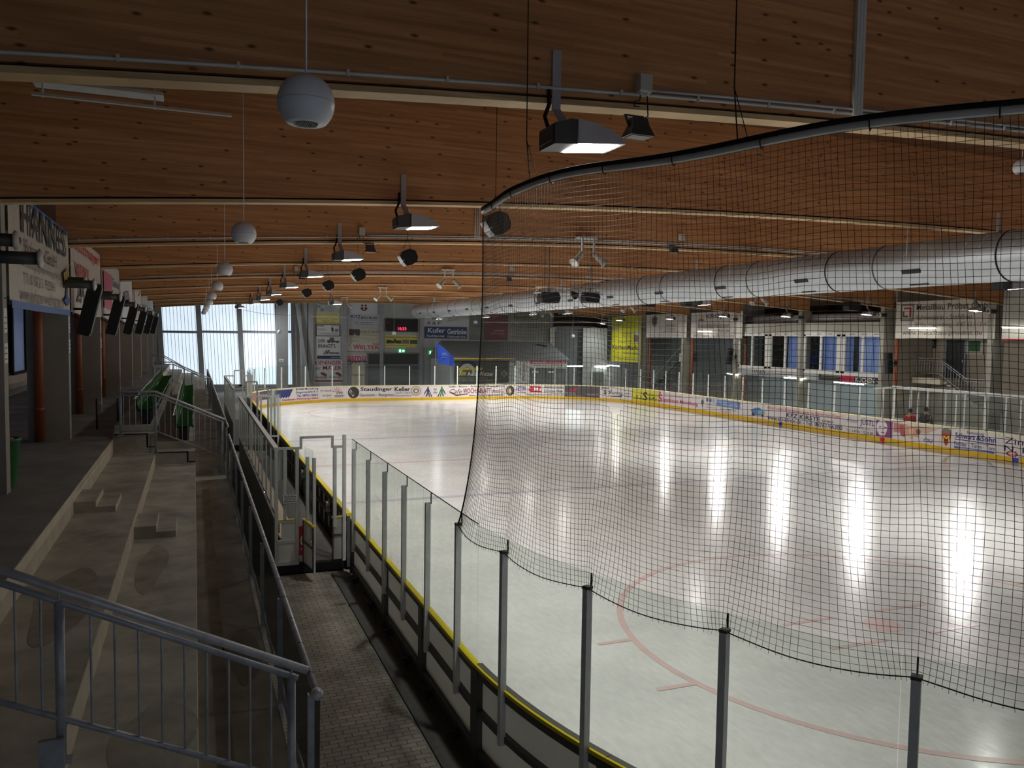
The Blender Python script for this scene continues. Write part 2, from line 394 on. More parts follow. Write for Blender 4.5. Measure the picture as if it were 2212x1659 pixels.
def sign_plane(name, label, cat, rect, zoom, plane, bg, items, depth=.03, group=None, frame=None, irect=None):
    """zoom = (ox, oy, scale): photo px = o + scale * zoomed px. plane = ('Y', value) end walls or ('X', value) side walls"""
    ox, oy, sc = zoom; x0, y0, x1, y1 = rect
    P = lambda x, y: (onY if plane[0] == 'Y' else onX)(ox+sc*x, oy+sc*y, plane[1])
    ym, xm = (y0+y1)/2, (x0+x1)/2
    L_, R_ = P(x0, ym), P(x1, ym); T_, B_ = P(xm, y0), P(xm, y1)
    if plane[0] == 'Y':
        A = V((L_.x, plane[1], B_.z)); U = V((R_.x-L_.x, 0, 0)); nrm = V((0, -1, 0))
    else:
        A = V((plane[1], L_.y, B_.z)); U = V((0, R_.y-L_.y, 0)); nrm = V((1 if plane[1] < 0 else -1, 0, 0))
    W = V((0, 0, T_.z-B_.z))
    t = thing(name, label, cat, tuple(A+U*.5), group)
    pan = MB().obox(A+U*.5+W*.5-nrm*depth*.5, U*.5, W*.5, nrm*depth*.5).build('panel', colour(*bg) if isinstance(bg, tuple) else bg, t)
    if frame:
        f = MB(); wd = frame[1]
        for p0, p1 in ((A, A+U), (A+W, A+W+U), (A, A+W), (A+U, A+U+W)): f.bar(p0+nrm*.01, p1+nrm*.01, wd, .03, nrm)
        f.build('frame', colour(*frame[0]), t)
    shapes_to_meshes(items, flat_map(A, U, W, nrm), irect or rect, pan)
    return t
# ------------------------------------------------------------------ setting : roof
Y0B, SPB, NB = 7.95, 7.2, 10
XL, XR = -2.87, 39.3            # column lines beside the rink
YE = 73.0                       # end wall
def arch(x): return 7.93 - .00195*(x-18.5)**2
def arch_strip(mb, y0, y1, h0, h1, x0=-7.0, x1=45.0, n=52, m=0):
    vs = []; fs = []
    for i in range(n+1):
        x = x0+(x1-x0)*i/n; z = arch(max(min(x, 40), -3.2))
        vs += [(x, y0, z+h0), (x, y1, z+h0), (x, y1, z+h1), (x, y0, z+h1)]
        if i < n:
            a = 4*i; b = a+4
            fs += [(a, a+1, b+1, b), (a+1, a+2, b+2, b+1), (a+2, a+3, b+3, b+2), (a+3, a, b, b+3)]
    fs += [(0, 3, 2, 1), (4*n, 4*n+1, 4*n+2, 4*n+3)]
    mb.add(vs, fs, m)
for k in range(NB):
    y = Y0B+SPB*k
    mb = MB()
    arch_strip(mb, y, y+.22, .095, 2.0, -3.1, 39.6, 48, 0)
    arch_strip(mb, y+.05, y+.17, .06, .095, -3.1, 39.6, 48, 2)
    arch_strip(mb, y-.02, y+.24, 0, .06, -3.1, 39.6, 48, 1)
    struct(mb.build('roof_beam', ['glulam', 'lath_wood', 'groove']))
mb = MB(); arch_strip(mb, -12, YE+.4, 2.0, 2.12); struct(mb.build('ceiling', 'deck_wood'))
# ------------------------------------------------------------------ setting : floors
Z1, Z2, Z3, Z4 = 2.3, 1.91, 1.6, 1.3
S1, S2, S3, S4 = -1.92, -.95, 0.0, .80
RX0, RX1, RY0, RY1, RR = 3.12, 32.4, .5, 60.3, 8.5
def rounded(x0, x1, y0, y1, r, n=20):
    pts = []
    for cx, cy, a0 in ((x1-r, y1-r, 0), (x0+r, y1-r, 90), (x0+r, y0+r, 180), (x1-r, y0+r, 270)):
        pts += [(cx+r*math.cos(math.radians(a0+90*i/n)), cy+r*math.sin(math.radians(a0+90*i/n))) for i in range(n+1)]
    return pts
mb = MB(); pts = rounded(RX0-.04, RX1+.04, RY0-.04, RY1+.04, RR)
mb.add([(a, b, 0) for a, b in pts], [tuple(range(len(pts)))]); o = mb.build('floor_ice', 'ice'); struct(o)
struct(MB().box(-8, 46, -12, YE+.3, -.35, -.06).build('floor', 'concrete_dark'))
struct(MB().box(S4+.02, 2.6, -4, 16.85, -.06, .0).build('floor_walkway', 'pavers'))
struct(MB().box(2.66, 2.98, 2, 16.85, -.06, -.03).build('floor_drain_strip', 'rubber'))
tr = MB()
tr.box(-8, S1, -6, 72.6, -.05, Z1, 0)
struct(tr.build('floor_gallery', 'concrete_dark'))
tr = MB()
def tread(mb, x0, x1, z, y0=-6, y1=72.6):
    mb.box(x0, x1, y0, y1, -.05, z, 0)
tread(tr, S1, S2, Z2); tread(tr, S2, S3, Z3); tread(tr, S3, S4-.06, Z4)
# pale risers as thin facings
tr.box(S1-.001, S1+.006, -6, 72.6, Z2, Z1-.012, 1); tr.box(S2-.001, S2+.006, -6, 22.2, Z3, Z2-.012, 1); tr.box(S3-.001, S3+.006, -6, 22.2, Z4, Z3-.01, 1)
tr.box(S4-.06, S4-.05, -6, 72.6, 0, Z4-.01, 0)
struct(tr.build('floor_terrace_steps', ['concrete', 'concrete_riser']))
# raised seat platforms beyond the second railing
YP = 22.2
pl = MB()
pl.box(S1, S2, YP, 41.5, Z2-.02, 2.42); pl.box(S1, S2, YP+.5, 41.5, 2.4, 2.58)
pl.box(S2, S3, YP, 41.5, Z3-.02, 1.92); pl.box(S2, S3, YP+.6, 41.5, 1.9, 2.12)
pl.box(S3, S4-.06, YP, 41.5, Z4-.02, 1.42)
struct(pl.build('floor_seat_platform', 'concrete'))
# dark joints where the platform meets the steps
jt = MB()
jt.box(S1+.04, S2-.2, YP-.004, YP+.01, 2.395, 2.425); jt.box(S2-.2, S2-.16, YP-.004, YP+.01, 2.08, 2.425); jt.box(S2-.2, S2, YP-.004, YP+.01, 2.06, 2.085)
jt.box(S2+.02, S3-.2, YP-.004, YP+.01, 1.895, 1.925); jt.box(S3-.2, S3-.16, YP-.004, YP+.01, 1.66, 1.925); jt.box(S3-.2, S3, YP-.004, YP+.01, 1.64, 1.665)
struct(jt.build('trim_1', 'groove'))
# long darker band on the lowest tread and a stained patch on the middle tread
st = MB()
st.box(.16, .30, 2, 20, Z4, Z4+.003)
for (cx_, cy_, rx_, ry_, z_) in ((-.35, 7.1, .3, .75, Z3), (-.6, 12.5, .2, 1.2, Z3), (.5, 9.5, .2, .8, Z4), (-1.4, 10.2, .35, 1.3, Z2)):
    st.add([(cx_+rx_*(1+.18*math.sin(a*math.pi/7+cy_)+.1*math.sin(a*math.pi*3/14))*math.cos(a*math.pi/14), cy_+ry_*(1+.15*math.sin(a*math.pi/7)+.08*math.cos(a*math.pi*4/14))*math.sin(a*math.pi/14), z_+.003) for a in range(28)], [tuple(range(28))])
struct(st.build('floor_band_and_stain', 'band_and_stain'))
# ice markings
def annulus(mb, c, r0, r1, n=64, a0=0, a1=360, z=.004):
    vs = []; fs = []
    for i in range(n+1):
        a = math.radians(a0+(a1-a0)*i/n)
        vs += [(c[0]+r0*math.cos(a), c[1]+r0*math.sin(a), z), (c[0]+r1*math.cos(a), c[1]+r1*math.sin(a), z)]
        if i < n: fs.append((2*i, 2*i+1, 2*i+3, 2*i+2))
    mb.add(vs, fs)
def strip(mb, x0, x1, y0, y1, z=.004): mb.add([(x0, y0, z), (x1, y0, z), (x1, y1, z), (x0, y1, z)], [(0, 1, 2, 3)])
mat('ice_red', rgb(212, 186, 182), .22, noise=.06, nscale=3); mat('ice_blue', rgb(186, 188, 198), .22, noise=.06, nscale=3)
mb = MB()
strip(mb, RX0, RX1, 30.6, 30.82)
strip(mb, 7.0, 28.5, 5.0, 5.06); strip(mb, 7.0, 28.5, 55.7, 55.76)
for cx in (11.3, 24.2):
    for cy in (10.45, 51.0):
        annulus(mb, (cx, cy), 4.56, 4.68); annulus(mb, (cx, cy), 0, .33, 24, z=.003)
        for sx in (-1, 1):
            for dy in (-.9, .9): strip(mb, cx+sx*4.55-(.65 if sx < 0 else 0), cx+sx*4.55+(.65 if sx > 0 else 0), cy+dy-.05, cy+dy+.05, .0055)
            for dy in (-.6, .55): strip(mb, cx+sx*1.1-.6, cx+sx*1.1+.6, cy+dy, cy+dy+.1)
struct(mb.build('floor_red_markings', 'ice_red'))
mb = MB(); strip(mb, RX0, RX1, 23.5, 23.78); strip(mb, RX0, RX1, 38.1, 38.4); annulus(mb, (17.75, 30.7), 4.42, 4.5)
struct(mb.build('floor_blue_markings', 'ice_blue'))
# ------------------------------------------------------------------ setting : walls
struct(MB().box(-8.2, 46, YE, YE+.3, -.06, 10.2).build('wall_end', 'wall_grey'))
struct(MB().box(-7.2, -7.0, -12, YE, -.06, 9.5).build('wall_left', 'wall_dark'))
struct(MB().box(44.0, 44.3, -12, YE, -.06, 9.5).build('wall_right', 'wall_warm'))
struct(MB().box(-8.2, 46, -12.3, -12, 4.4, 10.2).build('wall_back', 'wall_dark'))  # unseen wall, left open below so sky light fills in from behind
def column(x, y, face, z0):
    mb = MB(); s = 1 if face > 0 else -1
    mb.box(min(x, x-s*.9), max(x, x-s*.9), y-.02, y+.28, z0, arch(x)+.05, 0)
    struct(mb.build('column', ['column_concrete']))
for k in range(9): column(XL, 15.1+SPB*k, 1, Z1)
for k in range(7): column(XR, 30.0+SPB*k, -1, -.06)
column(XR, 22.8, -1, -.06)
# end-wall pilasters
for xa, xb in ((666, 677), (743, 750), (821, 828), (907, 914)):
    a, b = onY(xa, 740, YE-.2), onY(xb, 740, YE-.2)
    struct(MB().box(a.x, b.x, YE-.2, YE+.02, -.06, arch(a.x)+1.5).build('column', 'steel_column'))
# ------------------------------------------------------------------ end glazing
YG = YE-.06
def glazing(n, xa, xb, lean):
    t, b = 655, 831
    ym = 717
    A, B = onY(xa, 745, YG), onY(xb, 745, YG); zt = arch(A.x)+.6; zb = onY(xa, b, YG).z; zm = onY((xa+xb)/2, ym, YG).z
    x0, x1 = A.x, B.x
    fr = MB()
    def lx(x, z): return x + lean*(zm-z)
    def beamv(x, wd): fr.bar((lx(x, zb), YG-.08, zb), (lx(x, zt), YG-.08, zt), wd, .16, (0, 1, 0))
    beamv(x1, .42)
    if n == 1: beamv(x0, .42)
    fr.box(x0, x1, YG-.14, YG, zm-.1, zm+.1); fr.box(x0-.2, x1+.2, YG-.14, YG, zb-.14, zb+.02); fr.box(x0, x1, YG-.14, YG, zt-.2, zt)
    f = fr.build('window_%d' % n, 'steel_column'); struct(f)
    p = MB(); p.add([(lx(x0, zb), YG-.01, zb), (lx(x1, zb), YG-.01, zb), (lx(x1, zt), YG-.01, zt), (lx(x0, zt), YG-.01, zt)], [(0, 1, 2, 3)])
    p.build('window_pane', 'sky_panel', f)
    s = MB(); k = max(1, int(round((x1-x0)/.27)))
    for i in range(1, k):
        x = x0+(x1-x0)*i/k
        s.bar((lx(x, zb), YG-.03, zb), (lx(x, zt), YG-.03, zt), .028, .03, (0, 1, 0))
    s.build('window_seams', 'steel_column', f)
glazing(1, 346, 431, .045); glazing(2, 432, 519, .045); glazing(3, 520, 600, .03); glazing(4, 618, 634, .02)
a, b = onY(597, 740, YE-.5), onY(622, 740, YE-.5)
struct(MB().box(a.x, b.x, YE-.7, YE-.35, -.06, arch(a.x)+.1).build('column', 'steel_column'))
p0, p1 = onY(640, 655, YE-.4), onY(668, 834, YE-.4)
struct(MB().bar(p0, p1, .22, .2, (0, 1, 0)).build('brace_beam', 'steel_column'))
a, b = onY(652, 740, YE-.1), onY(663, 740, YE-.1)
struct(MB().box(a.x, b.x, YE-.2, YE-.02, -.06, 9.2).build('column', 'steel_column'))
t = sign_plane('notice', 'small white notice on the grey steel column in the glazed end wall', 'notice', (1757, 680, 1803, 706), (200, 620, .229), ('Y', YE-.72), (226, 228, 232),
               [('r', (1760, 690, 1800, 693), (120, 120, 130)), ('r', (1760, 697, 1790, 700), (120, 120, 130))])
# ------------------------------------------------------------------ rink boards
SN = 8.0    # straight part of the near run from Y=17 down to Y=9
def path_near(s, off=0.0):
    """run along the near side towards and round the near corner; off>0 = outward (away from the ice)"""
    if s <= SN: return V((RX0-off, 17-s, 0)), V((1, 0, 0)), V((0, -1, 0))
    a = (s-SN)/RR; a = min(a, math.pi/2); ex = max(0, s-SN-RR*math.pi/2)
    c = V((RX0+RR, RY0+RR, 0)); d = V((-math.cos(a), -math.sin(a), 0))
    return c + d*(RR+off) + V((ex, 0, 0)), -d, V((math.sin(a), -math.cos(a), 0))
LF1 = RY1-RR-17.0; LF2 = LF1+RR*math.pi/2; LF3 = LF2+(RX1-RX0-2*RR); LF4 = LF3+RR*math.pi/2
def path_far(s, off=0.0):
    if s <= LF1: return V((RX0-off, 17+s, 0)), V((1, 0, 0)), V((0, 1, 0))
    if s <= LF2:
        a = (s-LF1)/RR; d = V((-math.cos(a), math.sin(a), 0)); c = V((RX0+RR, RY1-RR, 0)); return c+d*(RR+off), -d, V((math.sin(a), math.cos(a), 0))
    if s <= LF3: return V((RX0+RR+s-LF2, RY1+off, 0)), V((0, -1, 0)), V((1, 0, 0))
    if s <= LF4:
        a = (s-LF3)/RR; d = V((math.sin(a), math.cos(a), 0)); c = V((RX1-RR, RY1-RR, 0)); return c+d*(RR+off), -d, V((math.cos(a), -math.sin(a), 0))
    return V((RX1+off, RY1-RR-(s-LF4), 0)), V((-1, 0, 0)), V((0, -1, 0))
def s_at_px(px, z=.7):
    best = None
    s = LF1+2
    while s < LF4+45:
        q = path_far(s)[0]; q.z = z
        e = abs(proj(q)[0]-px)
        if best is None or e < best[0]: best = (e, s)
        s += .05
    return best[1]
def run(mb, path, s0, s1, o0, o1, z0, z1, m=0, step=.5):
    n = max(1, int(math.ceil((s1-s0)/step))); vs = []; fs = []
    for i in range(n+1):
        s = s0+(s1-s0)*i/n; a = path(s, o0)[0]; b = path(s, o1)[0]
        vs += [(a.x, a.y, z0), (b.x, b.y, z0), (b.x, b.y, z1), (a.x, a.y, z1)]
        if i < n:
            q = 4*i; r = q+4; fs += [(q, r, r+1, q+1), (q+1, r+1, r+2, q+2), (q+2, r+2, r+3, q+3), (q+3, r+3, r, q)]
    fs += [(0, 1, 2, 3), (4*n+3, 4*n+2, 4*n+1, 4*n)]
    if path is path_near: fs = [f[::-1] for f in fs]
    mb.add(vs, fs, m); return mb
def post(mb, path, s, o, z0, z1, wd=.07, dp=.09, m=0):
    p, inn, tg = path(s, o); mb.obox(V((p.x, p.y, (z0+z1)/2)), tg*wd/2, inn*dp/2, V((0, 0, (z1-z0)/2)), m); return mb
HB = 1.15
# --- far side: one section per advert
GT = 2.78
def far_section(s0, s1, label, items=(), bg=None, rect=(0, 0, 100, 20), bgs=(), glass=True, kick=(), capm='cap_cream', gz=None):
    c = path_far((s0+s1)/2, .06)[0]
    t = thing('rink_board', label, 'rink board', (c.x, c.y, 0), 'advert boards around the far rink')
    pan = run(MB(), path_far, s0+.004, s1-.004, .0, .1, .0, HB-.04).build('panel', bg if bg else 'board_white', t)
    run(MB(), path_far, s0+.004, s1-.004, -.015, .14, HB-.04, HB+.015).build('cap_rail', capm, t)
    run(MB(), path_far, s0+.004, s1-.004, -.012, .0, .0, .2).build('kick_plate', 'kick_yellow', t)
    L_ = s1-s0
    def mp(u, v, l):
        p, inn, _ = path_far(s0+u*L_, -.002-l); return V((p.x, p.y, .2+v*(HB-.24)))
    for (u0, v0, u1, v1, colr) in bgs:
        x0, y0, x1, y1 = rect
        items = [('r', (x0+u0*(x1-x0), y1-v1*(y1-y0), x0+u1*(x1-x0), y1-v0*(y1-y0)), colr)]+list(items)
    shapes_to_meshes(items, mp, rect, pan)
    for (u, colr) in kick:
        run(MB(), path_far, s0+u*L_-.14, s0+u*L_+.14, -.018, -.004, .0, .2, step=.2).build('kick_mark', colr, t)
    if glass:
        n = max(1, int(round(L_/1.9))); top = gz or GT
        run(MB(), path_far, s0+.01, s1-.01, .055, .067, HB+.015, top, step=.6).build('glass_pane', 'shield', t)
        for i in range(n):
            s = s0+L_*(i+.5)/n
            post(MB(), path_far, s, .09, HB-.3, top-.12, .07, .06).build('glass_post', 'alu', t)
    return t
K = (30, 30, 34); BL = (40, 52, 120); RD = (190, 40, 44); DR = (130, 34, 38); GY = (110, 108, 108); PK = (206, 60, 110)
sx = {}
def S(px): return s_at_px(px)
sa = S(545)
far_section(sa, S(589), 'rink board with a brick-red and a dark grey panel in the corner', [('tb', 'BEAT', (50, 4, 92, 9), (170, 170, 180)), ('r', (50, 12, 90, 13), GY)],
            bgs=((0, 0, .42, 1, (176, 112, 96)), (.45, .35, .98, 1, (78, 78, 92))))
far_section(S(589), S(690), 'white rink board with a blue toothed banner, phone lines and red bottom line',
            [('p', [(5, 1), (48, 1), (41, 12), (10, 12)], BL), ('p', [(12, 11), (40, 11), (38, 14), (36, 12), (33, 14.5), (30, 12), (27, 14.5), (24, 12), (21, 14.5), (18, 12), (15, 14.5)], BL),
             ('tb', 'BEAD LOIDL', (8, 3, 42, 9), (230, 230, 240)), ('tb', '85368 Moosburg', (54, 0, 98, 4), BL), ('tb', 'Degernpoint E 5', (54, 5, 97, 9), BL), ('tb', 'Tel. 08761/2835', (56, 10, 97, 14), BL),
             ('tb', 'Heckisen-Winterpreise', (24, 15, 98, 19.6), RD)])
far_section(S(690), S(749), 'white rink board with two script lines and a red sun over black initials',
            [('ti', 'Wir wünschen', (4, 4, 48, 7.5), K), ('ti', 'viel Spaß', (10, 12, 44, 16), K), ('tb', 'FW', (64, 8, 88, 13), GY), ('r', (54, 14, 92, 15), GY), ('r', (58, 16, 88, 17), GY)] +
            [('p', [(66+2*math.cos(a)*1.5, 9+2*math.sin(a)), (66+13*math.cos(a)*1.3, 9+8*math.sin(a)), (66+13*math.cos(a+.1)*1.3, 9+8*math.sin(a+.1)), (66+2*math.cos(a+.3)*1.5, 9+2*math.sin(a+.3))], RD) for a in (3.3, 3.9, 4.5, 5.1, 5.7, 6.2)])
far_section(S(749), S(912), 'white rink board with large black gothic lettering between a round and an oval seal',
            [('d', (9, 10, 7.4, 9.6), (60, 56, 54)), ('o', (9, 10, 5.6, 7.4, .86), (205, 200, 196)), ('d', (9, 10, 4, 5.6), (200, 196, 190)), ('p', [(6, 14), (6, 9), (9, 6), (12, 9), (12, 14)], (90, 80, 76)),
             ('tb', 'Staudinger', (18, 1.5, 60, 9.5), K), ('tb', 'Keller', (63, 1.5, 84, 9), K), ('t', 'Gaststätte - Biergarten', (17, 12, 62, 18), K), ('t', 'Tel. 0 87 61 / 33 66 63', (64, 10, 84, 13), K), ('t', 'www.staudingerkeller.de', (63, 15, 86, 18), K),
             ('d', (92, 8.5, 7, 8), (150, 140, 126)), ('d', (92, 8.5, 6, 6.6), (210, 204, 196)), ('o', (92, 8.5, 4.4, 4.6, .5), (140, 120, 100))])
def skater(x, c, f=1):
    q = lambda *p: [(x+f*a, b) for a, b in p] if f < 0 else [(x+a, b) for a, b in p][::1]
    return [('d', (x+f*9, 3.2, 2.6, 2.2), c), ('p', q((4, 5), (12, 4), (15, 8), (13, 12), (6, 12)), c), ('p', q((6, 12), (10, 12), (7, 17), (2, 19), (0, 18)), c), ('p', q((10, 12), (14, 12), (17, 19), (13, 19)), c), ('p', q((12, 7), (13, 6), (26, 19), (22, 19)), (40, 40, 40)), ('p', q((3, 6), (5, 8), (-4, 15), (-6, 14)), (60, 40, 40))]
far_section(S(912), S(967), 'white rink board with a drawn purple and a drawn green hockey player',
            skater(14, (66, 56, 110)) + skater(86, (70, 130, 80), -1) + [('t', 'Fair', (46, 4, 58, 8), K), ('t', 'play', (45, 9, 59, 14), K)])
far_section(S(967), S(1092), 'white rink board with red brush lettering, a hockey stick and a web address below',
            [('tb', 'Café - Bistro - Frühstück - Partyservice', (2, .5, 98, 4), K), ('ti', 'Cafe', (3, 6, 24, 14), DR), ('tb', 'WOCH:NBLATT', (26, 5, 74, 14), DR), ('ti', 'Bistro', (76, 8, 97, 14), DR),
             ('t', 'www.cafe-bistro-wochnblatt.de', (36, 15.5, 96, 19), K), ('p', [(4, 12), (6, 11), (14, 16), (34, 14), (34, 15.5), (14, 18)], (40, 30, 30))])
far_section(S(1092), S(1220), 'white rink board with a brown seal, a red brick logo and sloping text',
            [('d', (8, 10, 7.5, 9), (66, 56, 48)), ('o', (8, 10, 5.6, 6.6, .84), (196, 184, 160)), ('d', (8, 10, 3.5, 4.4), (196, 180, 150)), ('tb', 'HEIDER', (19, 4, 36, 10), (70, 64, 150)), ('r', (20, 1.5, 34, 2.6), GY), ('r', (19, 13, 35, 14), (130, 100, 120)),
             ('r', (42, 2, 60, 6), (190, 30, 50)), ('r', (40, 6.6, 58, 10), (190, 30, 50)), ('r', (42, 10.6, 62, 13), (190, 30, 50)), ('tb', 'M', (49, 4, 56, 10), (240, 230, 230)),
             ('ti', 'Bausanierungen', (66, 1, 98, 6), K), ('ti', 'Christian Meier', (66, 8, 98, 13), K), ('ti', 'www.bausanierungen-meier.de', (38, 15.5, 99, 19), K)])
far_section(S(1220), S(1296), 'charcoal rink board with a red swoosh below a yellow sun',
            [('d', (23, 4.5, 4, 3), (226, 196, 70)), ('p', [(14, 9.5), (26, 5), (42, 3), (34, 7), (26, 10)], (206, 34, 44)), ('t', 'MICHAEL', (3, 12, 32, 16), (196, 190, 196)), ('t', 'Neustart', (60, 12.5, 96, 16), (180, 174, 180)), ('r', (8, 17.6, 50, 18.4), (150, 146, 150))],
            bgs=((0, 0, 1, 1, (84, 78, 82)),))
far_section(S(1296), S(1365), 'white rink board with a black script logo and thin text lines',
            [('r', (4, 1, 26, 3), (90, 90, 96)), ('ti', 'Bunny', (26, 6, 70, 14), K), ('tb', '$', (12, 5, 20, 14), K), ('p', [(30, 15), (64, 14), (68, 11), (70, 12), (66, 16), (32, 16.5)], K), ('r', (74, 4, 96, 5), GY), ('r', (76, 9, 96, 10), GY), ('r', (75, 14, 95, 15), GY)])
far_section(S(1365), S(1421), 'yellow rink board with black lettering split over a double line',
            [('t', 'Kfz-Technik', (24, 3, 70, 8), K), ('tb', 'Franz', (3, 9, 34, 15), K), ('tb', 'S', (38, 4, 56, 18), K), ('tb', 'chaffer', (56, 11, 97, 17), K), ('r', (4, 16, 40, 17), K), ('r', (52, 8, 98, 9), K)],
            bgs=((0, 0, 1, 1, (216, 210, 70)),))
far_section(S(1421), S(1509), 'white rink board with a red letter logo and long pink lettering',
            [('tb', 'S', (1, 4.5, 12, 17), (200, 30, 60)), ('d', (6, 2, 2, 1.8), (200, 30, 60)), ('t', "Wenn's um Geld geht", (14, 2, 60, 7), (214, 110, 150)), ('tb', 'Sparkasse Moosburg', (13, 9, 98, 17), (206, 66, 112))])
far_section(S(1509), S(1620), 'white rink board with three blue dots and a blue photo panel',
            [('d', (8, 8, 3, 4), (110, 110, 120)), ('p', [(6, 8), (10, 8), (8, 16)], (90, 90, 100)), ('d', (18, 4, 2.4, 3), (80, 100, 150)), ('d', (24.5, 4, 2.4, 3), (80, 100, 150)), ('d', (31, 4, 2.4, 3), (150, 170, 200)), ('r', (16, 10, 36, 11), (150, 155, 165)), ('r', (16, 14, 34, 15), (150, 155, 165)),
             ('r', (38, 1, 82, 11), (110, 140, 190)), ('r', (42, 4, 76, 5), (190, 205, 225)), ('r', (46, 7, 78, 8), (190, 205, 225)), ('t', 'Tel. 0 87 61', (44, 13, 74, 15.5), GY), ('t', 'Moosburg', (44, 17, 66, 19), GY)])
far_section(S(1620), S(1828), 'white rink board with a blue car drawing, a pink slogan and dark company lettering',
            [('p', [(1, 10), (6, 6), (12, 5), (14, 9), (13, 15), (4, 16)], (90, 130, 190)), ('d', (4, 15, 2, 2.4), (60, 64, 70)), ('p', [(8, 9), (17, 8), (18, 13), (9, 14)], (120, 180, 190)), ('d', (15, 15, 1.6, 2), (170, 70, 80)),
             ('t', "Wenn's iadei Auto nimma ganz, na fahrst zum Franz !", (20, 1, 97, 6.5), (206, 60, 96)), ('tb', 'KFZ KIRSTE', (42, 7, 76, 12.5), (52, 56, 84)), ('t', 'GMBH', (78, 9.5, 88, 12.5), (52, 56, 84)), ('t', 'www.kfz-kirste.de - Tel. 08761/66300', (21, 13.5, 97, 19), (44, 48, 72))],
            kick=((.36, colour(58, 50, 160)),))
far_section(S(1828), S(1928), 'white rink board with purple lettering and a purple panel with a white head outline',
            [('ti', 'Friseur', (2, 3, 28, 8), (120, 110, 130)), ('tb', 'JÜSTL', (32, 1, 62, 11), (110, 70, 140)), ('t', 'Moosburg auf dem Gries 2', (2, 12.5, 60, 15), GY), ('t', 'Tel.: 0 87 61 / 72 30 89', (2, 16, 60, 19), K),
             ('r', (66, 1, 99, 19.5), (132, 76, 124)), ('d', (78, 9, 11, 8.5), (232, 224, 228)), ('p', [(70, 12), (88, 12), (84, 18.5), (74, 18.5)], (232, 224, 228)), ('r', (72, 8, 77, 9), (90, 60, 90)), ('r', (82, 8, 88, 9), (90, 60, 90)), ('r', (77, 14, 84, 15), (170, 60, 80))],
            kick=((.8, colour(214, 30, 44)),))
far_section(S(1928), S(2030), 'white rink board with a faded red and orange sports photo and small blue initials',
            [('r', (2, 2, 30, 12), (196, 130, 130)), ('r', (24, 3, 58, 14), (214, 160, 130)), ('p', [(14, 4), (24, 3), (28, 16), (18, 15)], (176, 90, 96)), ('p', [(36, 4), (46, 5), (44, 17), (38, 17)], (226, 190, 160)), ('p', [(50, 2), (96, 3), (74, 9), (54, 9)], (206, 176, 150)), ('d', (56, 8, 5, 3), (120, 96, 100)), ('tb', 'CSU', (68, 14, 86, 18), (90, 86, 160))])
far_section(S(2030), S(2156), 'white rink board with a red and yellow crest and blue underlined company lettering',
            [('d', (12, 5, 9, 4.6), (120, 122, 104)), ('p', [(4, 6), (21, 6), (17, 15), (12, 19), (7, 15)], (188, 54, 54)), ('tb', 'M', (7, 8, 17, 15), (226, 196, 60)), ('t', 'Bauzentrum', (48, .5, 76, 3.5), BL), ('tb', 'Schwarz', (28, 3.5, 62, 9), BL), ('tb', '&Sohn', (64, 3.5, 96, 9), BL),
             ('r', (27, 10, 96, 10.8), BL), ('t', 'Fenster - Türen - Tore', (27, 12.5, 95, 16.5), (70, 76, 120)), ('r', (27, 17.4, 94, 19.6), (90, 110, 180)), ('t', 'www.schwarz-sohn.de', (38, 17.8, 84, 19.3), (230, 232, 240))])
far_section(S(2156), S(2156)+7.0, 'white rink board with thin black capitals and a red monogram at the frame edge',
            [('t', 'Zimmerei', (4, 2, 40, 8), K), ('t', 'N. HINTERMEIER', (4, 9.5, 70, 15), K), ('o', (9, 17, 4, 2.5, .6), (196, 50, 70)), ('r', (22, 16, 50, 17), GY), ('t', 'Tel. 08762-1234', (10, 18, 44, 19.8), GY)],
            kick=((.115, colour(50, 70, 170)),))
se = S(2156)+7.0
for i in range(2):
    far_section(se+8*i, se+8*i+8, ['plain white rink board beyond the board with thin black capitals', 'plain white rink board, last one along the restaurant side'][i])
# --- near straight beside and beyond the team benches
def near_low(s0, s1, label, glass):
    c = path_far((s0+s1)/2, .06)[0]
    t = thing('rink_board', label, 'rink board', (c.x, c.y, 0), 'rink boards beside the benches')
    run(MB(), path_far, s0+.004, s1-.004, .0, .03, .0, HB-.04).build('panel', 'board_white', t)
    run(MB(), path_far, s0+.004, s1-.004, .0, .105, HB-.04, HB+.015).build('cap_rail', 'cap_yellow', t)
    f = MB()
    for z in (.18, .62, 1.03): run(f, path_far, s0+.004, s1-.004, .03, .1, z-.04, z+.04)
    n = int((s1-s0)/.9)+1
    for i in range(n+1): post(f, path_far, s0+.04+(s1-s0-.08)*i/n, .065, .0, HB-.04, .08, .07)
    f.build('back_frame', 'frame_dark', t)
    if glass:
        run(MB(), path_far, s0+.01, s1-.01, .05, .062, HB+.015, 2.8).build('glass_pane', 'shield', t)
        n = max(1, int(round((s1-s0)/1.4)))
        for i in range(n): post(MB(), path_far, s0+(s1-s0)*(i+.5)/n, .09, .6, 2.65, .07, .07).build('glass_post', 'alu', t)
    else:
        lt = MB(); m_ = (s0+s1)/2
        for dz in (.72, .86): post(lt, path_far, m_, .13, dz, dz+.08, .12, .07)
        post(lt, path_far, m_+.12, .15, .7, .95, .03, .04)
        lt.build('latch', 'galv', t)
    return t
near_low(.05, 4.8, 'low rink board with a yellow top inside the open gate of the team bench', False)
near_low(4.8, 9.6, 'low yellow-topped rink board in the middle of the long team bench', False)
near_low(9.6, 14.5, 'low yellow-topped rink board at the far end of the long team bench', False)
near_low(14.5, 19.0, 'rink board with tall glass between the two bench enclosures', True)
near_low(19.0, 30.0, 'low rink board along the second bench enclosure', False)
near_low(30.0, LF1+2.0, 'rink board with tall glass past the second bench enclosure', True)
near_low(LF1+2.0, sa, 'rink board with glass curving into the corner by the glazed end wall', True)
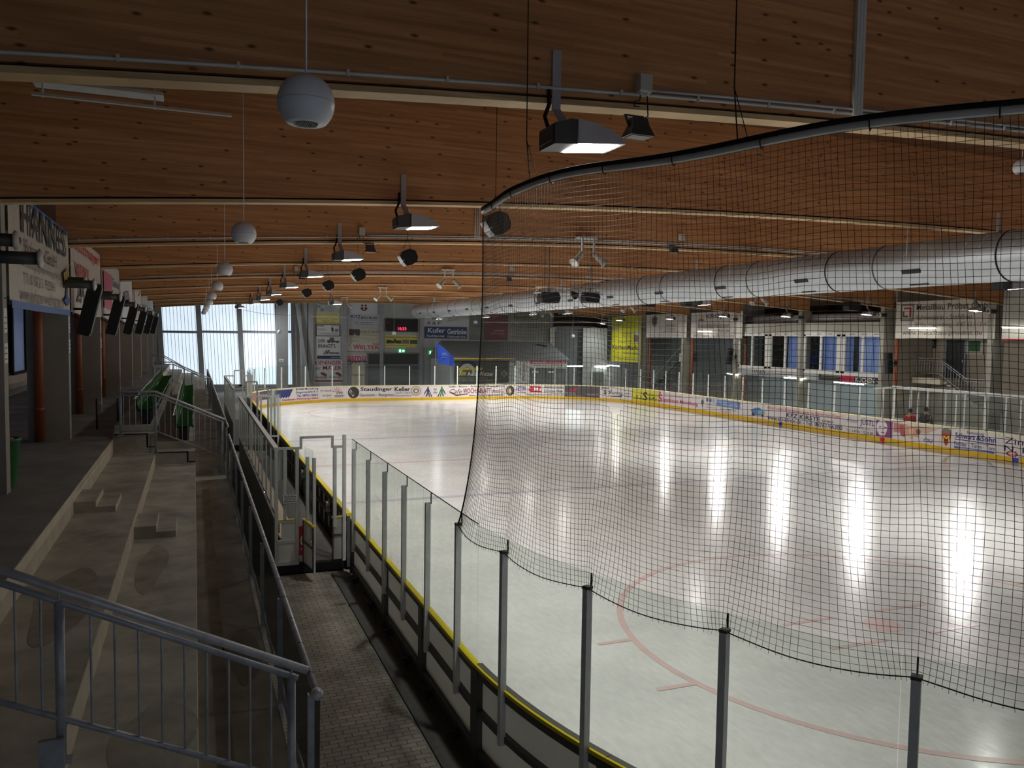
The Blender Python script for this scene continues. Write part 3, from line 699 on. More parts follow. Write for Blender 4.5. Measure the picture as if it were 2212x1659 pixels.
# --- near run, seen from its framed back
NS = [.32, 3.5, 5.95, 8.33, 10.75, 13.2, 15.7, 18.3]
NP = [.8, 2.25, 3.65, 5.0, 6.35, 7.73, 9.1, 10.5, 11.93, 13.3, 14.7, 16.1, 17.5]
NL = ['rink board seen from its framed back, beside the open bench gate', 'rink board seen from behind, second from the bench gate', 'rink board seen from behind, third from the bench gate, just before the netting',
      'rink board seen from behind where the netting begins', 'curved rink board seen from behind, second one under the netting', 'curved rink board seen from behind, third one under the netting', 'curved rink board at the bottom edge of the view under the netting']
nearb = []
for i in range(7):
    s0, s1 = NS[i], NS[i+1]
    c = path_near((s0+s1)/2, .06)[0]
    t = thing('rink_board', NL[i], 'rink board', (c.x, c.y, 0), 'rink boards along the paved walkway')
    nearb.append(t)
    run(MB(), path_near, s0+.003, s1-.003, .0, .03, .02, HB-.04, step=.3).build('panel', 'board_back', t)
    cr = run(MB(), path_near, s0+.003, s1-.003, .0 if i >= 3 else .025, .105, HB-.035, HB+.012, step=.3).build('cap_rail', 'cap_yellow' if i < 3 else 'frame_dark', t)
    if i >= 3: run(MB(), path_near, s0+.003, s1-.003, .08, .11, HB-.02, HB+.02, step=.3).build('cap_lip', 'cap_yellow', cr)
    run(MB(), path_near, s0+.003, s1-.003, -.012, .0, .0, .2, step=.3).build('kick_plate', 'kick_yellow', t)
    f = MB()
    for z, hh in ((.12, .05), (.62, .035), (1.07, .035)): run(f, path_near, s0+.003, s1-.003, .03, .095, z-hh, z+hh, step=.3)
    post(f, path_near, s0+.05, .065, .0, HB-.04, .1, .08); post(f, path_near, s1-.05, .065, .0, HB-.04, .1, .08)
    f.build('back_frame', 'frame_dark', t)
    for q in range(2):
        s = s0+(s1-s0)*(.28+.5*q); p, inn, tg = path_near(s, .17); kb = MB()
        kb.lathe([(.0, 0), (.02, 0), (.02, .10), (.0, .10)], (p.x, p.y, .0), n=8)
        for a in range(4):
            d = V((math.cos(a*1.571+.4), math.sin(a*1.571+.4), 0)); kb.bar(V((p.x, p.y, .1)), V((p.x, p.y, .11))+d*.07, .035, .03)
        kb.bar((p.x, p.y, .03), p+inn*.1+V((0, 0, .05)), .05, .03)
        kb.build('clamp_knob', 'black_plastic', t)
    for s in NP:
        if s0 <= s < s1:
            net = s > 7
            pm = MB(); post(pm, path_near, s, .115, .56, 2.68, .062, .07)
            po = pm.build('glass_post', 'alu', t)
            if net: post(MB(), path_near, s, .115, 2.68, 2.705, .068, .076).build('post_cap', 'frame_dark', po)
    brk = [s0]+[s for s in NP if s0 < s < s1]+[s1]
    for a, b in zip(brk, brk[1:]):
        g = run(MB(), path_near, a+.004, b-.004, .062, .072, HB+.01, 2.82, step=.25); g.build('glass_pane', 'shield_near', t)
    if i < 3: run(MB(), path_near, s0+.003, s1-.003, .061, .073, 2.82, 2.828, step=.25).build('glass_edge', 'rope_black', t)
    e = MB()
    for s in NP:
        if s0 <= s < s1: post(e, path_near, s, .067, 2.66, 2.82, .012, .014)
    if e.v: e.build('glass_joint', 'black_plastic', t)
# ------------------------------------------------------------------ safety net round the near corner
ZR = 6.53
SNET0, SNET1 = 7.73, 19.5
def rail_pt(t):      # t 0..1 along the net
    s = 7.35 + (SNET1-7.35)*t
    p, inn, tg = path_near(s)
    off = .10 + .2*max(0, 1-t*9)
    return V((p.x, p.y, 0)) + inn*off + V((0, 0, ZR + .025*math.sin(s*2.1) + .02*math.sin(s*.9)))
def foot_pt(s):
    p, inn, tg = path_near(s, .10)
    # the edge is tied at the posts and bows outward between them
    q = [x for x in NP]; a = max([x for x in q if x <= s+1e-6] or [q[0]]); b = min([x for x in q if x > s] or [q[-1]+1.38])
    u = (s-a)/max(b-a, .01); bow = math.sin(math.pi*min(max(u, 0), 1))
    return V((p.x, p.y, 0)) - inn*(.02+.05*bow) + V((0, 0, 2.69-.05*bow))
NCOL, NROW = 236, 80
def net_pt(i, j):
    t = i/NCOL; v = j/NROW
    s = SNET0+(SNET1-SNET0)*t
    # strands gather at the posts near the foot
    near = min(NP, key=lambda x: abs(x-s)); g = (1-v)**7
    sg = s+(near-s)*.42*g*math.exp(-((near-s)/.45)**2)
    B = foot_pt(sg); T = rail_pt(t)
    p = B.lerp(T, v)
    inn = path_near(s)[1]; tg = path_near(s)[2]
    # folds hanging from the ties of each post, and a slack belly
    fold = math.cos((s-NP[5])/1.385*2*math.pi)
    ramp = min(1, max(.12, (s-8.2)/4.0)); fold *= ramp
    p += inn*(.10*ramp*math.sin(math.pi*v)*(1+.5*fold) + .05*fold*math.sin(math.pi*min(1, v*1.3))**2)
    e = max(0, 1-i/60.0)
    p += V((.12, .03, 0))*(e*e*math.sin(math.pi*v**.7)) 
    p.z += .025*math.sin(i*.21+v*5)*math.sin(math.pi*v) - .06*math.sin(math.pi*v)*fold*.6
    p += tg*(.012*math.sin(i*.5+j*.13))
    return p
GP = [[net_pt(i, j) for j in range(NROW+1)] for i in range(NCOL+1)]
hole = (61, 36)
def strand(mb, pts, r):
    n = 3; vs = []; k = len(pts)
    for i, p in enumerate(pts):
        t = (pts[min(i+1, k-1)]-pts[max(i-1, 0)]); t.normalize(); a = V((t.y, -t.x, 0)) if abs(t.z) < .9 else V((1, .3, 0)); a = (a-t*a.dot(t)).normalized(); b = t.cross(a)
        vs += [p+(a*math.cos(2.0944*q)+b*math.sin(2.0944*q))*r for q in range(3)]
    mb.add(vs, [(i*3+q, i*3+(q+1) % 3, (i+1)*3+(q+1) % 3, (i+1)*3+q) for i in range(k-1) for q in range(3)])
root = rail_pt(0)
NET = thing('safety_net', 'wide-meshed black safety net hanging from the curved rail round the rink corner', 'safety net', tuple(GP[0][0]))
mb = MB()
def inhole(i, j): return (i-hole[0])**2/5.0+(j-hole[1])**2/4.5 < 1
for i in range(NCOL+1):
    seg = []
    for j in range(NROW+1):
        if inhole(i, j):
            if len(seg) > 1: strand(mb, seg, .0021)
            seg = []
        else: seg.append(GP[i][j])
    if len(seg) > 1: strand(mb, seg, .0021)
for j in range(0, NROW+1):
    seg = []
    for i in range(NCOL+1):
        if inhole(i, j):
            if len(seg) > 1: strand(mb, seg, .0021)
            seg = []
        else: seg.append(GP[i][j])
    if len(seg) > 1: strand(mb, seg, .0021)
for i in range(NCOL+1):      # cut ends below the foot line
    p = GP[i][0]; q = p+V((.006*math.sin(i*2.3), .006*math.cos(i*1.7), -.02-.012*abs(math.sin(i*1.3)))); strand(mb, [p, q], .002)
mb.build('netting', 'net_black', NET)
MB().tube([GP[0][j] for j in range(NROW+1)], .009, 6).build('edge_rope', 'rope_black', NET)
ft = MB()
ft.tube([GP[i][0] for i in range(NCOL+1)], .005, 5); ft.build('foot_rope', 'rope_black', NET)
RAIL = thing('net_rail', 'long curved grey rail hung from the roof above the netting', 'rail', tuple(root))
rp = [rail_pt(i/60) for i in range(61)]
MB().tube([p+V((0, 0, .035)) for p in rp], .032, 8).build('rail_tube', 'alu_painted', RAIL)
rb = MB(); rb.tube([p+V((0, 0, .078))+path_near(SNET0+(SNET1-SNET0)*i/60)[1]*-.012 for i, p in enumerate(rp)], .024, 8); rb.build('rope_bundle', 'rope_black', RAIL)
for i in range(3, 60, 4):
    m_ = MB(); p = rp[i]; m_.tube([p+V((0, 0, .035))+V((math.cos(a)*.046*path_near(12)[1].x, math.cos(a)*.03, math.sin(a)*.05)) for a in [q*.8 for q in range(9)]], .005, 5); m_.build('rail_tie', 'rope_black', RAIL)
for i in (9, 22, 36, 50):
    p = rp[i]; hh = MB(); top = arch(p.x)+1.9
    hh.tube([p+V((0, 0, .06)), p+V((-.05, .0, .5)), V((p.x-.06, p.y, top))], .006, 5); hh.tube([p+V((.09, -.03, .06)), p+V((-.05, .0, .5))], .004, 5)
    hh.build('hanger_wire', 'rope_black', RAIL)
# ------------------------------------------------------------------ team bench enclosure with the open gate
YB = 17.05; XB0, XB1 = 1.56, 2.96; ZB = 2.62
ENC = thing('bench_enclosure', 'long glazed team bench enclosure with the open gate facing the paved walkway', 'team bench', (XB0, YB, 0))
MB().box(XB0-.05, XB1+.0, YB-.04, 31.5, -.02, .16).build('plinth', 'black_plastic', ENC)
MB().box(XB0, XB1, YB, 31.5, .16, .2).build('bench_floor', 'rubber', ENC)
fr = MB()
def rod(mb, a, b, w_=.07): mb.bar(a, b, w_, w_, (0, 1, .01))
rod(fr, (XB0, YB, .16), (XB0, YB, ZB)); rod(fr, (XB0+.42, YB, .16), (XB0+.42, YB, ZB)); rod(fr, (XB1, YB, .16), (XB1, YB, ZB+.25)); rod(fr, (XB1-.2, YB, .9), (XB1-.2, YB, ZB))
rod(fr, (XB0+.17, YB, 1.12), (XB0+.17, YB, ZB), .06)
rod(fr, (XB0, YB, ZB), (XB0+.5, YB, ZB), .05); rod(fr, (XB0+.5, YB, ZB-.02), (XB0+.5, YB, ZB+.24), .05); rod(fr, (XB0+.5, YB, ZB+.22), (XB1-.25, YB, ZB+.22), .05); rod(fr, (XB1-.25, YB, ZB+.24), (XB1-.25, YB, ZB-.02), .05); rod(fr, (XB1-.25, YB, ZB), (XB1, YB, ZB), .05)
rod(fr, (XB0, YB, .2), (XB0+.45, YB, .2), .08); rod(fr, (XB0, YB, .66), (XB0+.45, YB, .66), .06); rod(fr, (XB0, YB, 1.08), (XB0+.45, YB, 1.08), .05)
fr.build('gate_frame', 'alu_painted', ENC)
fp = MB(); fp.box(XB0+.04, XB0+.42, YB-.015, YB+.015, .22, .64); fp.box(XB0+.1, XB0+.42, YB-.015, YB+.015, .69, 1.06); fp.build('end_panel', 'white_paint', ENC)
MB().box(XB0, XB0+.46, YB-.03, YB+.03, 1.105, 1.13).build('end_cap', 'cap_yellow', ENC)
jb = MB(); jb.box(XB1-.24, XB1+.02, YB-.02, YB+.02, .2, 1.1); jb.build('jamb_panel', 'board_back', ENC)
jf = MB(); jf.bar((XB1-.24, YB, .2), (XB1-.24, YB, 1.12), .03, .05, (0, 1, 0)); jf.bar((XB1-.02, YB-.01, .2), (XB1-.02, YB-.01, 1.12), .06, .05, (0, 1, 0)); jf.bar((XB1-.24, YB-.01, .72), (XB1, YB-.01, .72), .05, .05, (0, 1, 0)); jf.build('jamb_frame', 'frame_dark', ENC)
MB().box(XB1-.26, XB1+.03, YB-.03, YB+.03, 1.1, 1.125).build('jamb_cap', 'cap_yellow', ENC)
eg = MB(); eg.box(XB0+.03, XB0+.5, YB+.03, YB+.038, 1.14, ZB+.15); eg.box(XB1-.25, XB1, YB+.03, YB+.038, 1.14, ZB); eg.build('end_glass', 'shield', ENC)
# back wall towards the terrace
bw = MB(); bw.box(XB0-.02, XB0+.02, YB, 31.5, .2, 1.1); bw.build('back_panel', 'frame_dark', ENC)
MB().box(XB0-.005, XB0+.005, YB, 31.5, 1.14, ZB-.03).build('back_glass', 'shield', ENC)
tr_ = MB(); tr_.box(XB0-.05, XB0+.05, YB, 31.5, ZB-.05, ZB+.03); tr_.build('top_rail', 'alu', ENC)
for i in range(13):
    y = YB+.05+(31.4-YB)*i/12
    MB().box(XB0-.02, XB0+.012, y-.03, y+.03, .2, ZB-.04).build('wall_post', 'alu_painted', ENC)
fe = MB(); rod(fe, (XB1, 31.5, .2), (XB1, 31.5, ZB)); rod(fe, (XB0, 31.5, ZB), (XB1, 31.5, ZB), .06); rod(fe, (XB0, 31.5, 1.1), (XB1, 31.5, 1.1), .06)
for q in (.3, .55, .8): rod(fe, (XB0+(XB1-XB0)*q, 31.5, .2), (XB0+(XB1-XB0)*q, 31.5, ZB), .06)
fe.build('far_frame', 'alu', ENC)
MB().box(XB0, XB1, 31.49, 31.505, .2, ZB).build('far_glass', 'shield', ENC)
wp = MB(); wp.box(XB0+.05, XB0+.22, YB+.04, YB+.06, 1.95, ZB-.05); wp.build('white_plate', 'white_paint', ENC)
pb = thing('player_bench', 'long cream player bench inside the glazed enclosure with the open gate', 'bench', (XB0+.35, YB+.4, .2))
bs = MB(); bs.box(XB0+.1, XB0+.46, YB+.3, 31, .62, .67); bs.build('seat_board', 'bench_cream', pb)
bk = MB(); bk.box(XB0+.07, XB0+.1, YB+.3, 31, .78, 1.05); bk.build('back_board', 'bench_cream', pb)
for i in range(6):
    y = YB+.7+2.6*i; MB().box(XB0+.12, XB0+.42, y, y+.06, .2, .62).build('leg', 'frame_dark', pb)
# notice plate on the gate glass
cn = onY(627, 1080, YB-.05); t = thing('notice_plate', 'small white notice about skates on the glass beside the open gate', 'notice', (cn.x, YB-.05, cn.z))
nw, nh = .165, .115
MB().box(cn.x-nw, cn.x+nw, YB-.05, YB-.042, cn.z-nh, cn.z+nh).build('plate', colour(252, 251, 250), t)
shapes_to_meshes([('r', (2, 2, 98, 4), K), ('r', (2, 96, 98, 98), K), ('r', (1.5, 2, 4, 98), K), ('r', (96, 2, 98.5, 98), K), ('tb', 'Die Eisfläche', (14, 9, 86, 27), K), ('tb', 'darf nur mit', (18, 31, 82, 48), K), ('tb', 'Schlittschuhen', (10, 52, 90, 70), K), ('tb', 'betreten werden.', (8, 75, 92, 92), K)],
                 flat_map(V((cn.x-nw, YB-.051, cn.z-nh)), V((2*nw, 0, 0)), V((0, 0, 2*nh)), V((0, -1, 0))), (0, 0, 100, 100), t)
# red roll-up banner part behind the hinge
a = onY(643, 1155, YB+.06); b = onY(653, 1200, YB+.06)
t = thing('red_sign', 'narrow red sign with a white round mark behind the open gate hinge', 'sign', (a.x, YB+.05, a.z-.2))
MB().box(XB0+.46, XB0+.6, YB+.07, YB+.085, .32, .95).build('panel', 'red_paint', t)
shapes_to_meshes([('o', (60, 50, 38, 16, .6), (240, 236, 236)), ('o', (66, 50, 16, 8, .4), (240, 236, 236)), ('t', 'LAF', (10, 74, 80, 82), (236, 220, 220))], flat_map(V((XB0+.46, YB+.068, .32)), V((.14, 0, 0)), V((0, 0, .63)), V((0, -1, 0))), (0, 0, 100, 100), t)
# gate leaf swung open towards the walkway
h0, h1 = V((XB0+.55, YB-.03, 0)), V((XB0+.66, YB-.80, 0)); gd = (h1-h0); gl = gd.length; gd.normalize(); gn = V((gd.y, -gd.x, 0))
G = thing('bench_gate', 'bench gate standing open over the black plinth, glass above a dark lower panel', 'gate', tuple((h0+h1)/2+V((0, 0, .17))))
def gp(u, z, n=0): return h0+gd*(u*gl)+gn*n+V((0, 0, z))
MB().obox(gp(.5, .62), gd*gl/2, gn*.015, V((0, 0, .45))).build('leaf_panel', 'board_back', G)
gf = MB()
for u in (.03, .97): gf.bar(gp(u, .17), gp(u, 1.1), .05, .05, gn)
gf.bar(gp(0, .2), gp(1, .2), .05, .05); gf.bar(gp(0, .66), gp(1, .66), .04, .05); gf.build('leaf_frame', 'frame_dark', G)
ge = MB(); ge.bar(gp(1.03, .17), gp(1.03, 1.1), .03, .06, gd); ge.build('leaf_edge', 'alu', G)
MB().bar(gp(-.02, 1.12), gp(1.04, 1.12), .07, .03).build('leaf_cap', 'cap_yellow', G)
for u in (.18, .82):
    MB().bar(gp(u, .75, -.04), gp(u, 2.45 if u < .5 else 2.5, -.04), .06, .06, gn).build('glass_post', 'alu_painted', G)
MB().obox(gp(.5, 1.9), gd*gl*.42, gn*.005, V((0, 0, .76))).build('leaf_glass', 'shield', G)
lk = MB(); lk.bar(gp(.93, .72, .05), gp(.93, .95, .05), .04, .04, gn); lk.bar(gp(.93, .83, .05), gp(1.12, .83, .08), .025, .025); lk.build('latch', 'galv', G)
# second enclosure further along
YC0, YC1 = 36.0, 47.0
E2 = thing('bench_enclosure', 'second glazed bench enclosure further along the rink side, before the end windows', 'team bench', (XB0, YC0, 0))
MB().box(XB0-.05, XB1, YC0, YC1, -.02, .2).build('plinth', 'black_plastic', E2)
for y in (YC0, YC1):
    f = MB()
    for x in (XB0, XB0+.5, XB1-.45, XB1): rod(f, (x, y, .2), (x, y, ZB))
    rod(f, (XB0, y, ZB), (XB0+.5, y, ZB), .06); rod(f, (XB0+.5, y, ZB), (XB0+.5, y, ZB+.3), .06); rod(f, (XB0+.5, y, ZB+.3), (XB1-.45, y, ZB+.3), .06); rod(f, (XB1-.45, y, ZB+.3), (XB1-.45, y, ZB), .06); rod(f, (XB1-.45, y, ZB), (XB1, y, ZB), .06)
    f.build('gate_frame', 'alu_painted', E2)
MB().box(XB0-.02, XB0+.02, YC0, YC1, .2, 1.1).build('back_panel', 'frame_dark', E2)
MB().box(XB0-.05, XB0+.05, YC0, YC1, ZB-.05, ZB+.03).build('top_rail', 'alu', E2)
MB().box(XB0-.005, XB0+.005, YC0, YC1, 1.14, ZB).build('back_glass', 'shield', E2)
for i in range(9):
    y = YC0+.06+(YC1-YC0-.1)*i/8; MB().box(XB0-.02, XB0+.012, y-.03, y+.03, .2, ZB-.04).build('wall_post', 'alu_painted', E2)
# ------------------------------------------------------------------ guard fences along the terrace edge
def fence(y0, y1, zt, zb, label, n):
    t = thing('guard_fence', label, 'fence', (S4, y0, Z4))
    MB().tube([(S4, y0, zt), (S4, y1, zt)], .026, 10).build('top_tube', 'galv', t)
    MB().tube([(S4, y0, zb), (S4, y1, zb)], .018, 8).build('bottom_tube', 'galv_dark', t)
    for i in range(n+1):
        y = y0+.02+(y1-y0-.04)*i/n
        p = MB(); p.bar((S4-.035, y, zb-.1), (S4-.035, y, zt-.02), .045, .045, (0, 1, 0)); p.bar((S4-.035, y, .02), (S4-.035, y, zb), .05, .03, (0, 1, 0)); p.build('post', 'galv_dark', t)
    s = MB(); k = 60
    vs = []; fs = []
    for i in range(k+1):
        y = y0+(y1-y0)*i/k; e = .012*math.sin(y*3.1)+.008*math.sin(y*7.7)
        vs += [(S4+.03+e*.3, y, zb-.02+.02*math.sin(y*2.3)), (S4+.035+e, y, (zb+zt)/2), (S4+.03, y, zt-.03), (S4+.028+e*.3, y, zb-.02+.02*math.sin(y*2.3)), (S4+.031+e, y, (zb+zt)/2), (S4+.028, y, zt-.03)]
        if i < k:
            a = 6*i; b = a+6; fs += [(a, b, b+1, a+1), (a+1, b+1, b+2, a+2), (b+3, a+3, a+4, b+4), (b+4, a+4, a+5, b+5)]
    s.add(vs, fs, 0, True); s.build('netting_sheet', 'fence_sheet', t)
    for i in range(int((y1-y0)/.62)):
        y = y0+.3+.62*i; MB().tube([(S4-.028, y, zt-.01), (S4-.01, y, zt+.027), (S4+.02, y, zt+.02), (S4+.03, y, zt-.03)], .004, 5).build('cable_tie', 'black_plastic', t)
    return t
FZT, FZB = 2.42, 1.38
f1 = fence(5.75, 21.4, FZT, FZB, 'galvanised guard fence with dark sheeting between the two slanting railings', 7)
MB().lathe([(.0, -.01), (.04, -.01), (.045, .02), (.03, .06), (0, .06)], (S4, 5.72, FZT), (0, -1, 0), 12).build('end_cap', 'galv', f1)
fence(21.9, 39.5, 2.57, 1.45, 'galvanised guard fence with dark sheeting in front of the green seats', 9)
fence(40.2, 56.0, 2.62, 1.45, 'guard fence with dark sheeting beyond the green seats towards the end windows', 7)
# ------------------------------------------------------------------ slanting railings across the terrace
def railing(Y, x0, xk, x1, zk, z1, label, posts, flat=True, low=.9, bar_step=.135, topz=None, foot=None, gap=.1):
    """top rail: level from x0 to xk at height zk, then down to (x1, z1)"""
    t = thing('stair_railing', label, 'railing', ((x0+x1)/2, Y, (foot or [1.3])[-1]))
    P = [(x0, Y, zk), (xk, Y, zk), (x1, Y, z1)] if flat else [(x0, Y, topz), (x1, Y, z1)]
    P = [V(p) for p in P]
    def zat(x):
        for a, b in zip(P, P[1:]):
            if a.x-1e-6 <= x <= b.x+1e-6: return a.z+(b.z-a.z)*(x-a.x)/(b.x-a.x)
        return P[-1].z
    hr = [V((p.x, Y-.02, p.z)) for p in P]; hr[-1] = hr[-1]+(P[-1]-P[-2]).normalized()*.07
    MB().tube(hr, .028, 10).build('handrail', 'galv', t)
    MB().tube([V((p.x, Y, p.z-gap)) for p in P], .023, 8).build('upper_rail', 'galv_dark', t)
    MB().tube([V((p.x, Y, p.z-low)) for p in P], .021, 8).build('lower_rail', 'galv_dark', t)
    for x, zf in posts:
        q = MB(); q.tube([(x, Y, zf), (x, Y, zat(x)-gap+.01)], .029, 10); q.tube([(x, Y, zat(x)-gap), (x, Y-.01, zat(x)-.01)], .007, 6)
        q.box(x-.06, x+.06, Y-.05, Y+.05, zf-.005, zf+.008); q.build('post', 'galv_dark', t)
    x = x0+.07
    while x < x1-.03:
        if min(abs(x-p[0]) for p in posts) > .05: MB().tube([(x, Y, zat(x)-low), (x, Y, zat(x)-gap)], .008, 6, caps=False).build('baluster', 'galv_dark', t)
        x += bar_step
    return t
sl = (3.57-2.72)/(1.09+.66)
railing(5.5, -1.9, 0, .64, 0, 2.73, 'slanting galvanised handrail with thin balusters across the lower corner of the terrace', [(-.785, 2.33), (.6, 1.3)], flat=False, topz=2.73+sl*2.54, low=.82, gap=.085)
railing(22.0, -1.72, -.92, .66, 3.5, 2.78, 'slanting railing across the terrace in front of the green seats', [(-1.72, 2.42), (-.92, 1.92), (.66, 1.3)], low=1.0, gap=.09)
railing(41.7, -1.78, -.95, .66, 3.56, 2.8, 'slanting railing across the terrace just behind the green seats', [(-1.78, 2.3), (-.95, 1.6), (.66, 1.3), (-.1, 1.6)], low=.9, bar_step=.2)
railing(56.5, -2.5, -1.95, .7, 3.55, 1.95, 'farthest slanting railing across the terrace, before the end windows', [(-2.5, 2.3), (-1.95, 2.3), (-.6, 1.6), (.7, 1.3)], low=.9, bar_step=.25)
for i, (xa, xb, z, lab) in enumerate(((-3.0, -1.92, 2.9, 'sagging chain on posts across the gallery by the second slanting railing'),)):
    t = thing('chain_barrier', lab, 'barrier', (xa, 24.5, Z1))
    for x in (-2.5, -1.98): MB().tube([(x, 24.5, Z1), (x, 24.5, 3.15)], .025, 8).build('post', 'black_metal', t)
    MB().tube([(-2.5+.52*q/8, 24.5, 3.1-.16*math.sin(math.pi*q/8)) for q in range(9)], .012, 6).build('chain', 'galv', t)
# loose step blocks
def block(x0, y0, y1, zlow, zhigh, label):
    t = thing('step_block', label, 'step', (x0+.25, y0, zlow))
    b = MB(); b.box(x0+.005, x0+.34, y0, y1, zlow, zlow+.2); b.box(x0+.34, x0+.64, y0, y1, zlow, zlow+.1); b.build('tread', 'concrete', t)
    e = MB(); e.box(x0+.338, x0+.346, y0+.002, y1-.002, zlow+.1, zlow+.198); e.box(x0+.638, x0+.646, y0+.002, y1-.002, zlow, zlow+.098); e.build('riser_face', 'concrete_riser', t)
a = onZ(160, 1108, Z2); b = onZ(205, 1048, Z2+.2)
block(S1, a.y-.1, a.y+1.1, Z2, Z1, 'low concrete step block against the upper riser of the terrace')
a = onZ(295, 1162, Z3)
block(S2, a.y-.1, a.y+1.0, Z3, Z2, 'low concrete step block against the lower riser of the terrace')
t = thing('step_block', 'dark concrete corner with a bolted plate below the slanting handrail at the bottom edge', 'step', (-.95, 4.9, Z2))
MB().box(-2.2, -.86, 4.2, 5.42, Z3, 2.34).build('tread', 'concrete', t)
MB().box(-.9, -.76, 5.42, 5.46, 2.32, 2.5).build('bolted_plate', 'galv_dark', t)
# ------------------------------------------------------------------ green seats
def seat_proto(x, y, z, label, group):
    t = thing('bucket_seat', label, 'seat', (x, y, z), group)
    mb = MB(); prof = [(.22, .34), (.235, .37), (.2, .385), (.05, .355), (-.13, .345), (-.19, .37), (-.225, .5), (-.25, .68), (-.265, .69)]
    n = 8; vs = []; fs = []
    for i, (px_, pz_) in enumerate(prof):
        for j in range(n+1):
            v = -1+2*j/n; ed = abs(v)**4
            lift = .05*ed if i < 6 else 0; fw = .05*ed if i >= 5 else 0
            vs.append((x+px_+fw, y+v*.205, z+pz_+lift))
    m_ = n+1
    for i in range(len(prof)-1):
        for j in range(n): fs.append((i*m_+j, (i+1)*m_+j, (i+1)*m_+j+1, i*m_+j+1))
    k = len(vs); vs += [(a-.012, b, c-.014) for a, b, c in vs]; fs += [tuple(q+k for q in f[::-1]) for f in fs]
    mb.add(vs, fs, 0, True); mb.build('shell', 'seat_green', t)
    b = MB(); b.box(x-.12, x+.12, y-.06, y+.06, z+.0, z+.335); b.build('mount', 'black_metal', t)
    return t
NSEAT = 39
for x, z, nm in ((-1.2, 2.58, 'upper'), (-.27, 2.12, 'lower')):
    grp = 'green bucket seats, %s row' % nm
    lab = lambda i: 'green plastic bucket seat, %s from the slanting railing in the %s row' % (ordw(i), nm)
    p = seat_proto(x, 22.95, z, lab(0), grp)
    for i in range(1, NSEAT): dup(p, (x, 22.95+.45*i, z), 0, lab(i))
# ------------------------------------------------------------------ floodlights
SPOT_W = 1650.0
def flood(x, y, z, d, label, group, zt=None, tilt=44, yaw=0.0, power=1.0):
    """d=+1 lens hood points to +x, -1 to -x; hung from a bracket on the beam face behind it"""
    t = thing('floodlight', label, 'floodlight', (x, y, z), group)
    X, Z, Yv = V((d, 0, 0)), V((0, 0, 1)), V((0, 1, 0)); o = V((x, y, z))
    h = MB(); prof = [(-.15, .0), (.4, .045), (.4, .07), (.34, .115), (.2, .18), (.05, .225), (-.15, .245)]
    h.prism(prof, o-Yv*.23, X, Z, Yv*.46); hd = h.build('hood', 'lamp_grey', t)
    g = MB(); g.prism([(-.4, -.02), (-.15, 0), (-.15, .245), (-.22, .25), (-.3, .22), (-.4, .19)], o-Yv*.2, X, Z, Yv*.4)
    g.prism([(-.42, .02), (-.4, .02), (-.4, .18), (-.42, .16)], o-Yv*.16, X, Z, Yv*.32); g.build('gear_box', 'frame_dark', t)
    k = MB(); k.add([o+X*-.13+Yv*-.19+Z*-.006, o+X*.34+Yv*-.17+Z*.032, o+X*.34+Yv*.17+Z*.032, o+X*-.13+Yv*.19+Z*-.006], [(0, 1, 2, 3) if d < 0 else (3, 2, 1, 0)]); k.build('lens', 'lens_glow', hd)
    bt = zt if zt else arch(x)+.55
    b = MB(); b.bar(o+X*-.16+Yv*.05+Z*.24, o+X*-.18+Yv*.27+Z*.46, .1, .012, (0, 1, 0)); b.bar(o+X*-.18+Yv*.27+Z*.44, V((x-d*.18, y+.27, bt)), .1, .014, (0, 1, 0)); b.build('bracket', 'lamp_grey', t)
    c = MB(); c.tube([o+X*-.34+Yv*.1+Z*.2, o+X*-.36+Yv*.16+Z*.34, o+X*-.27+Yv*.25+Z*.5, V((x-d*.26, y+.29, z+.7))], .022, 6); c.build('cable', 'black_plastic', t)
    ld = bpy.data.lights.new('floodlight_lamp', 'SPOT'); ld.energy = SPOT_W*power; ld.spot_size = math.radians(134); ld.spot_blend = .7; ld.shadow_soft_size = .13; ld.color = (1, .97, .93)
    lo = bpy.data.objects.new('floodlight_lamp', ld); COL.objects.link(lo); lo.parent = t
    lo.location = (d*.16, 0, -.06); lo.rotation_euler = (0, -d*math.radians(tilt), 0)
    return t

for k in range(8):
    flood(3.92 if k else 3.80, 7.66+SPB*k, 7.02 if k else 6.98, 1, 'grey floodlight over the bench side of the ice, on the %s roof beam' % ordw(k), 'floodlights over the bench side', power=(.72, .85)[k] if k < 2 else 1)
flood(3.55, 69.6, 7.05, 1, 'grey floodlight in front of the glazed end wall', 'floodlights over the bench side', power=.5, zt=arch(3.5)+2)
for k, y in enumerate((1, 3, 5, 6, 7)):
    flood((20.0, 20.5, 20.8, 21.6, 20.8)[k], Y0B+SPB*y-.29, (6.44, 6.5, 6.43, 6.55, 6.45)[k], 1, 'grey floodlight hanging beside the silver duct, %s along it' % ordw(k), 'floodlights beside the duct', tilt=5)
p = onY(945, 690, 62.0); flood(p.x, 62.0, p.z, 1, 'small lit floodlight before the dark blue banner of the end wall', 'floodlights beside the duct', tilt=0, power=.4, zt=arch(p.x)+2)
p = onZ(725, 658, 6.85); flood(p.x, p.y, 6.85, 1, 'small lit floodlight hanging before the column of signs beside the scoreboard', 'floodlights beside the duct', tilt=0, power=.4, zt=arch(p.x)+2)
for k in range(6):
    y = Y0B+SPB*(k+3)-.29; px = (2110, 1875, 1700, 1573, 1448, 1340)[k]; py = (673, 681, 685, 685, 690, 693)[k]
    q = onY(px, py, y); flood(min(q.x, 37.6), y, q.z, -1, 'grey floodlight on the restaurant side, %s from the square red logo banner' % ordw(k), 'floodlights over the restaurant side', zt=arch(37)+.5)
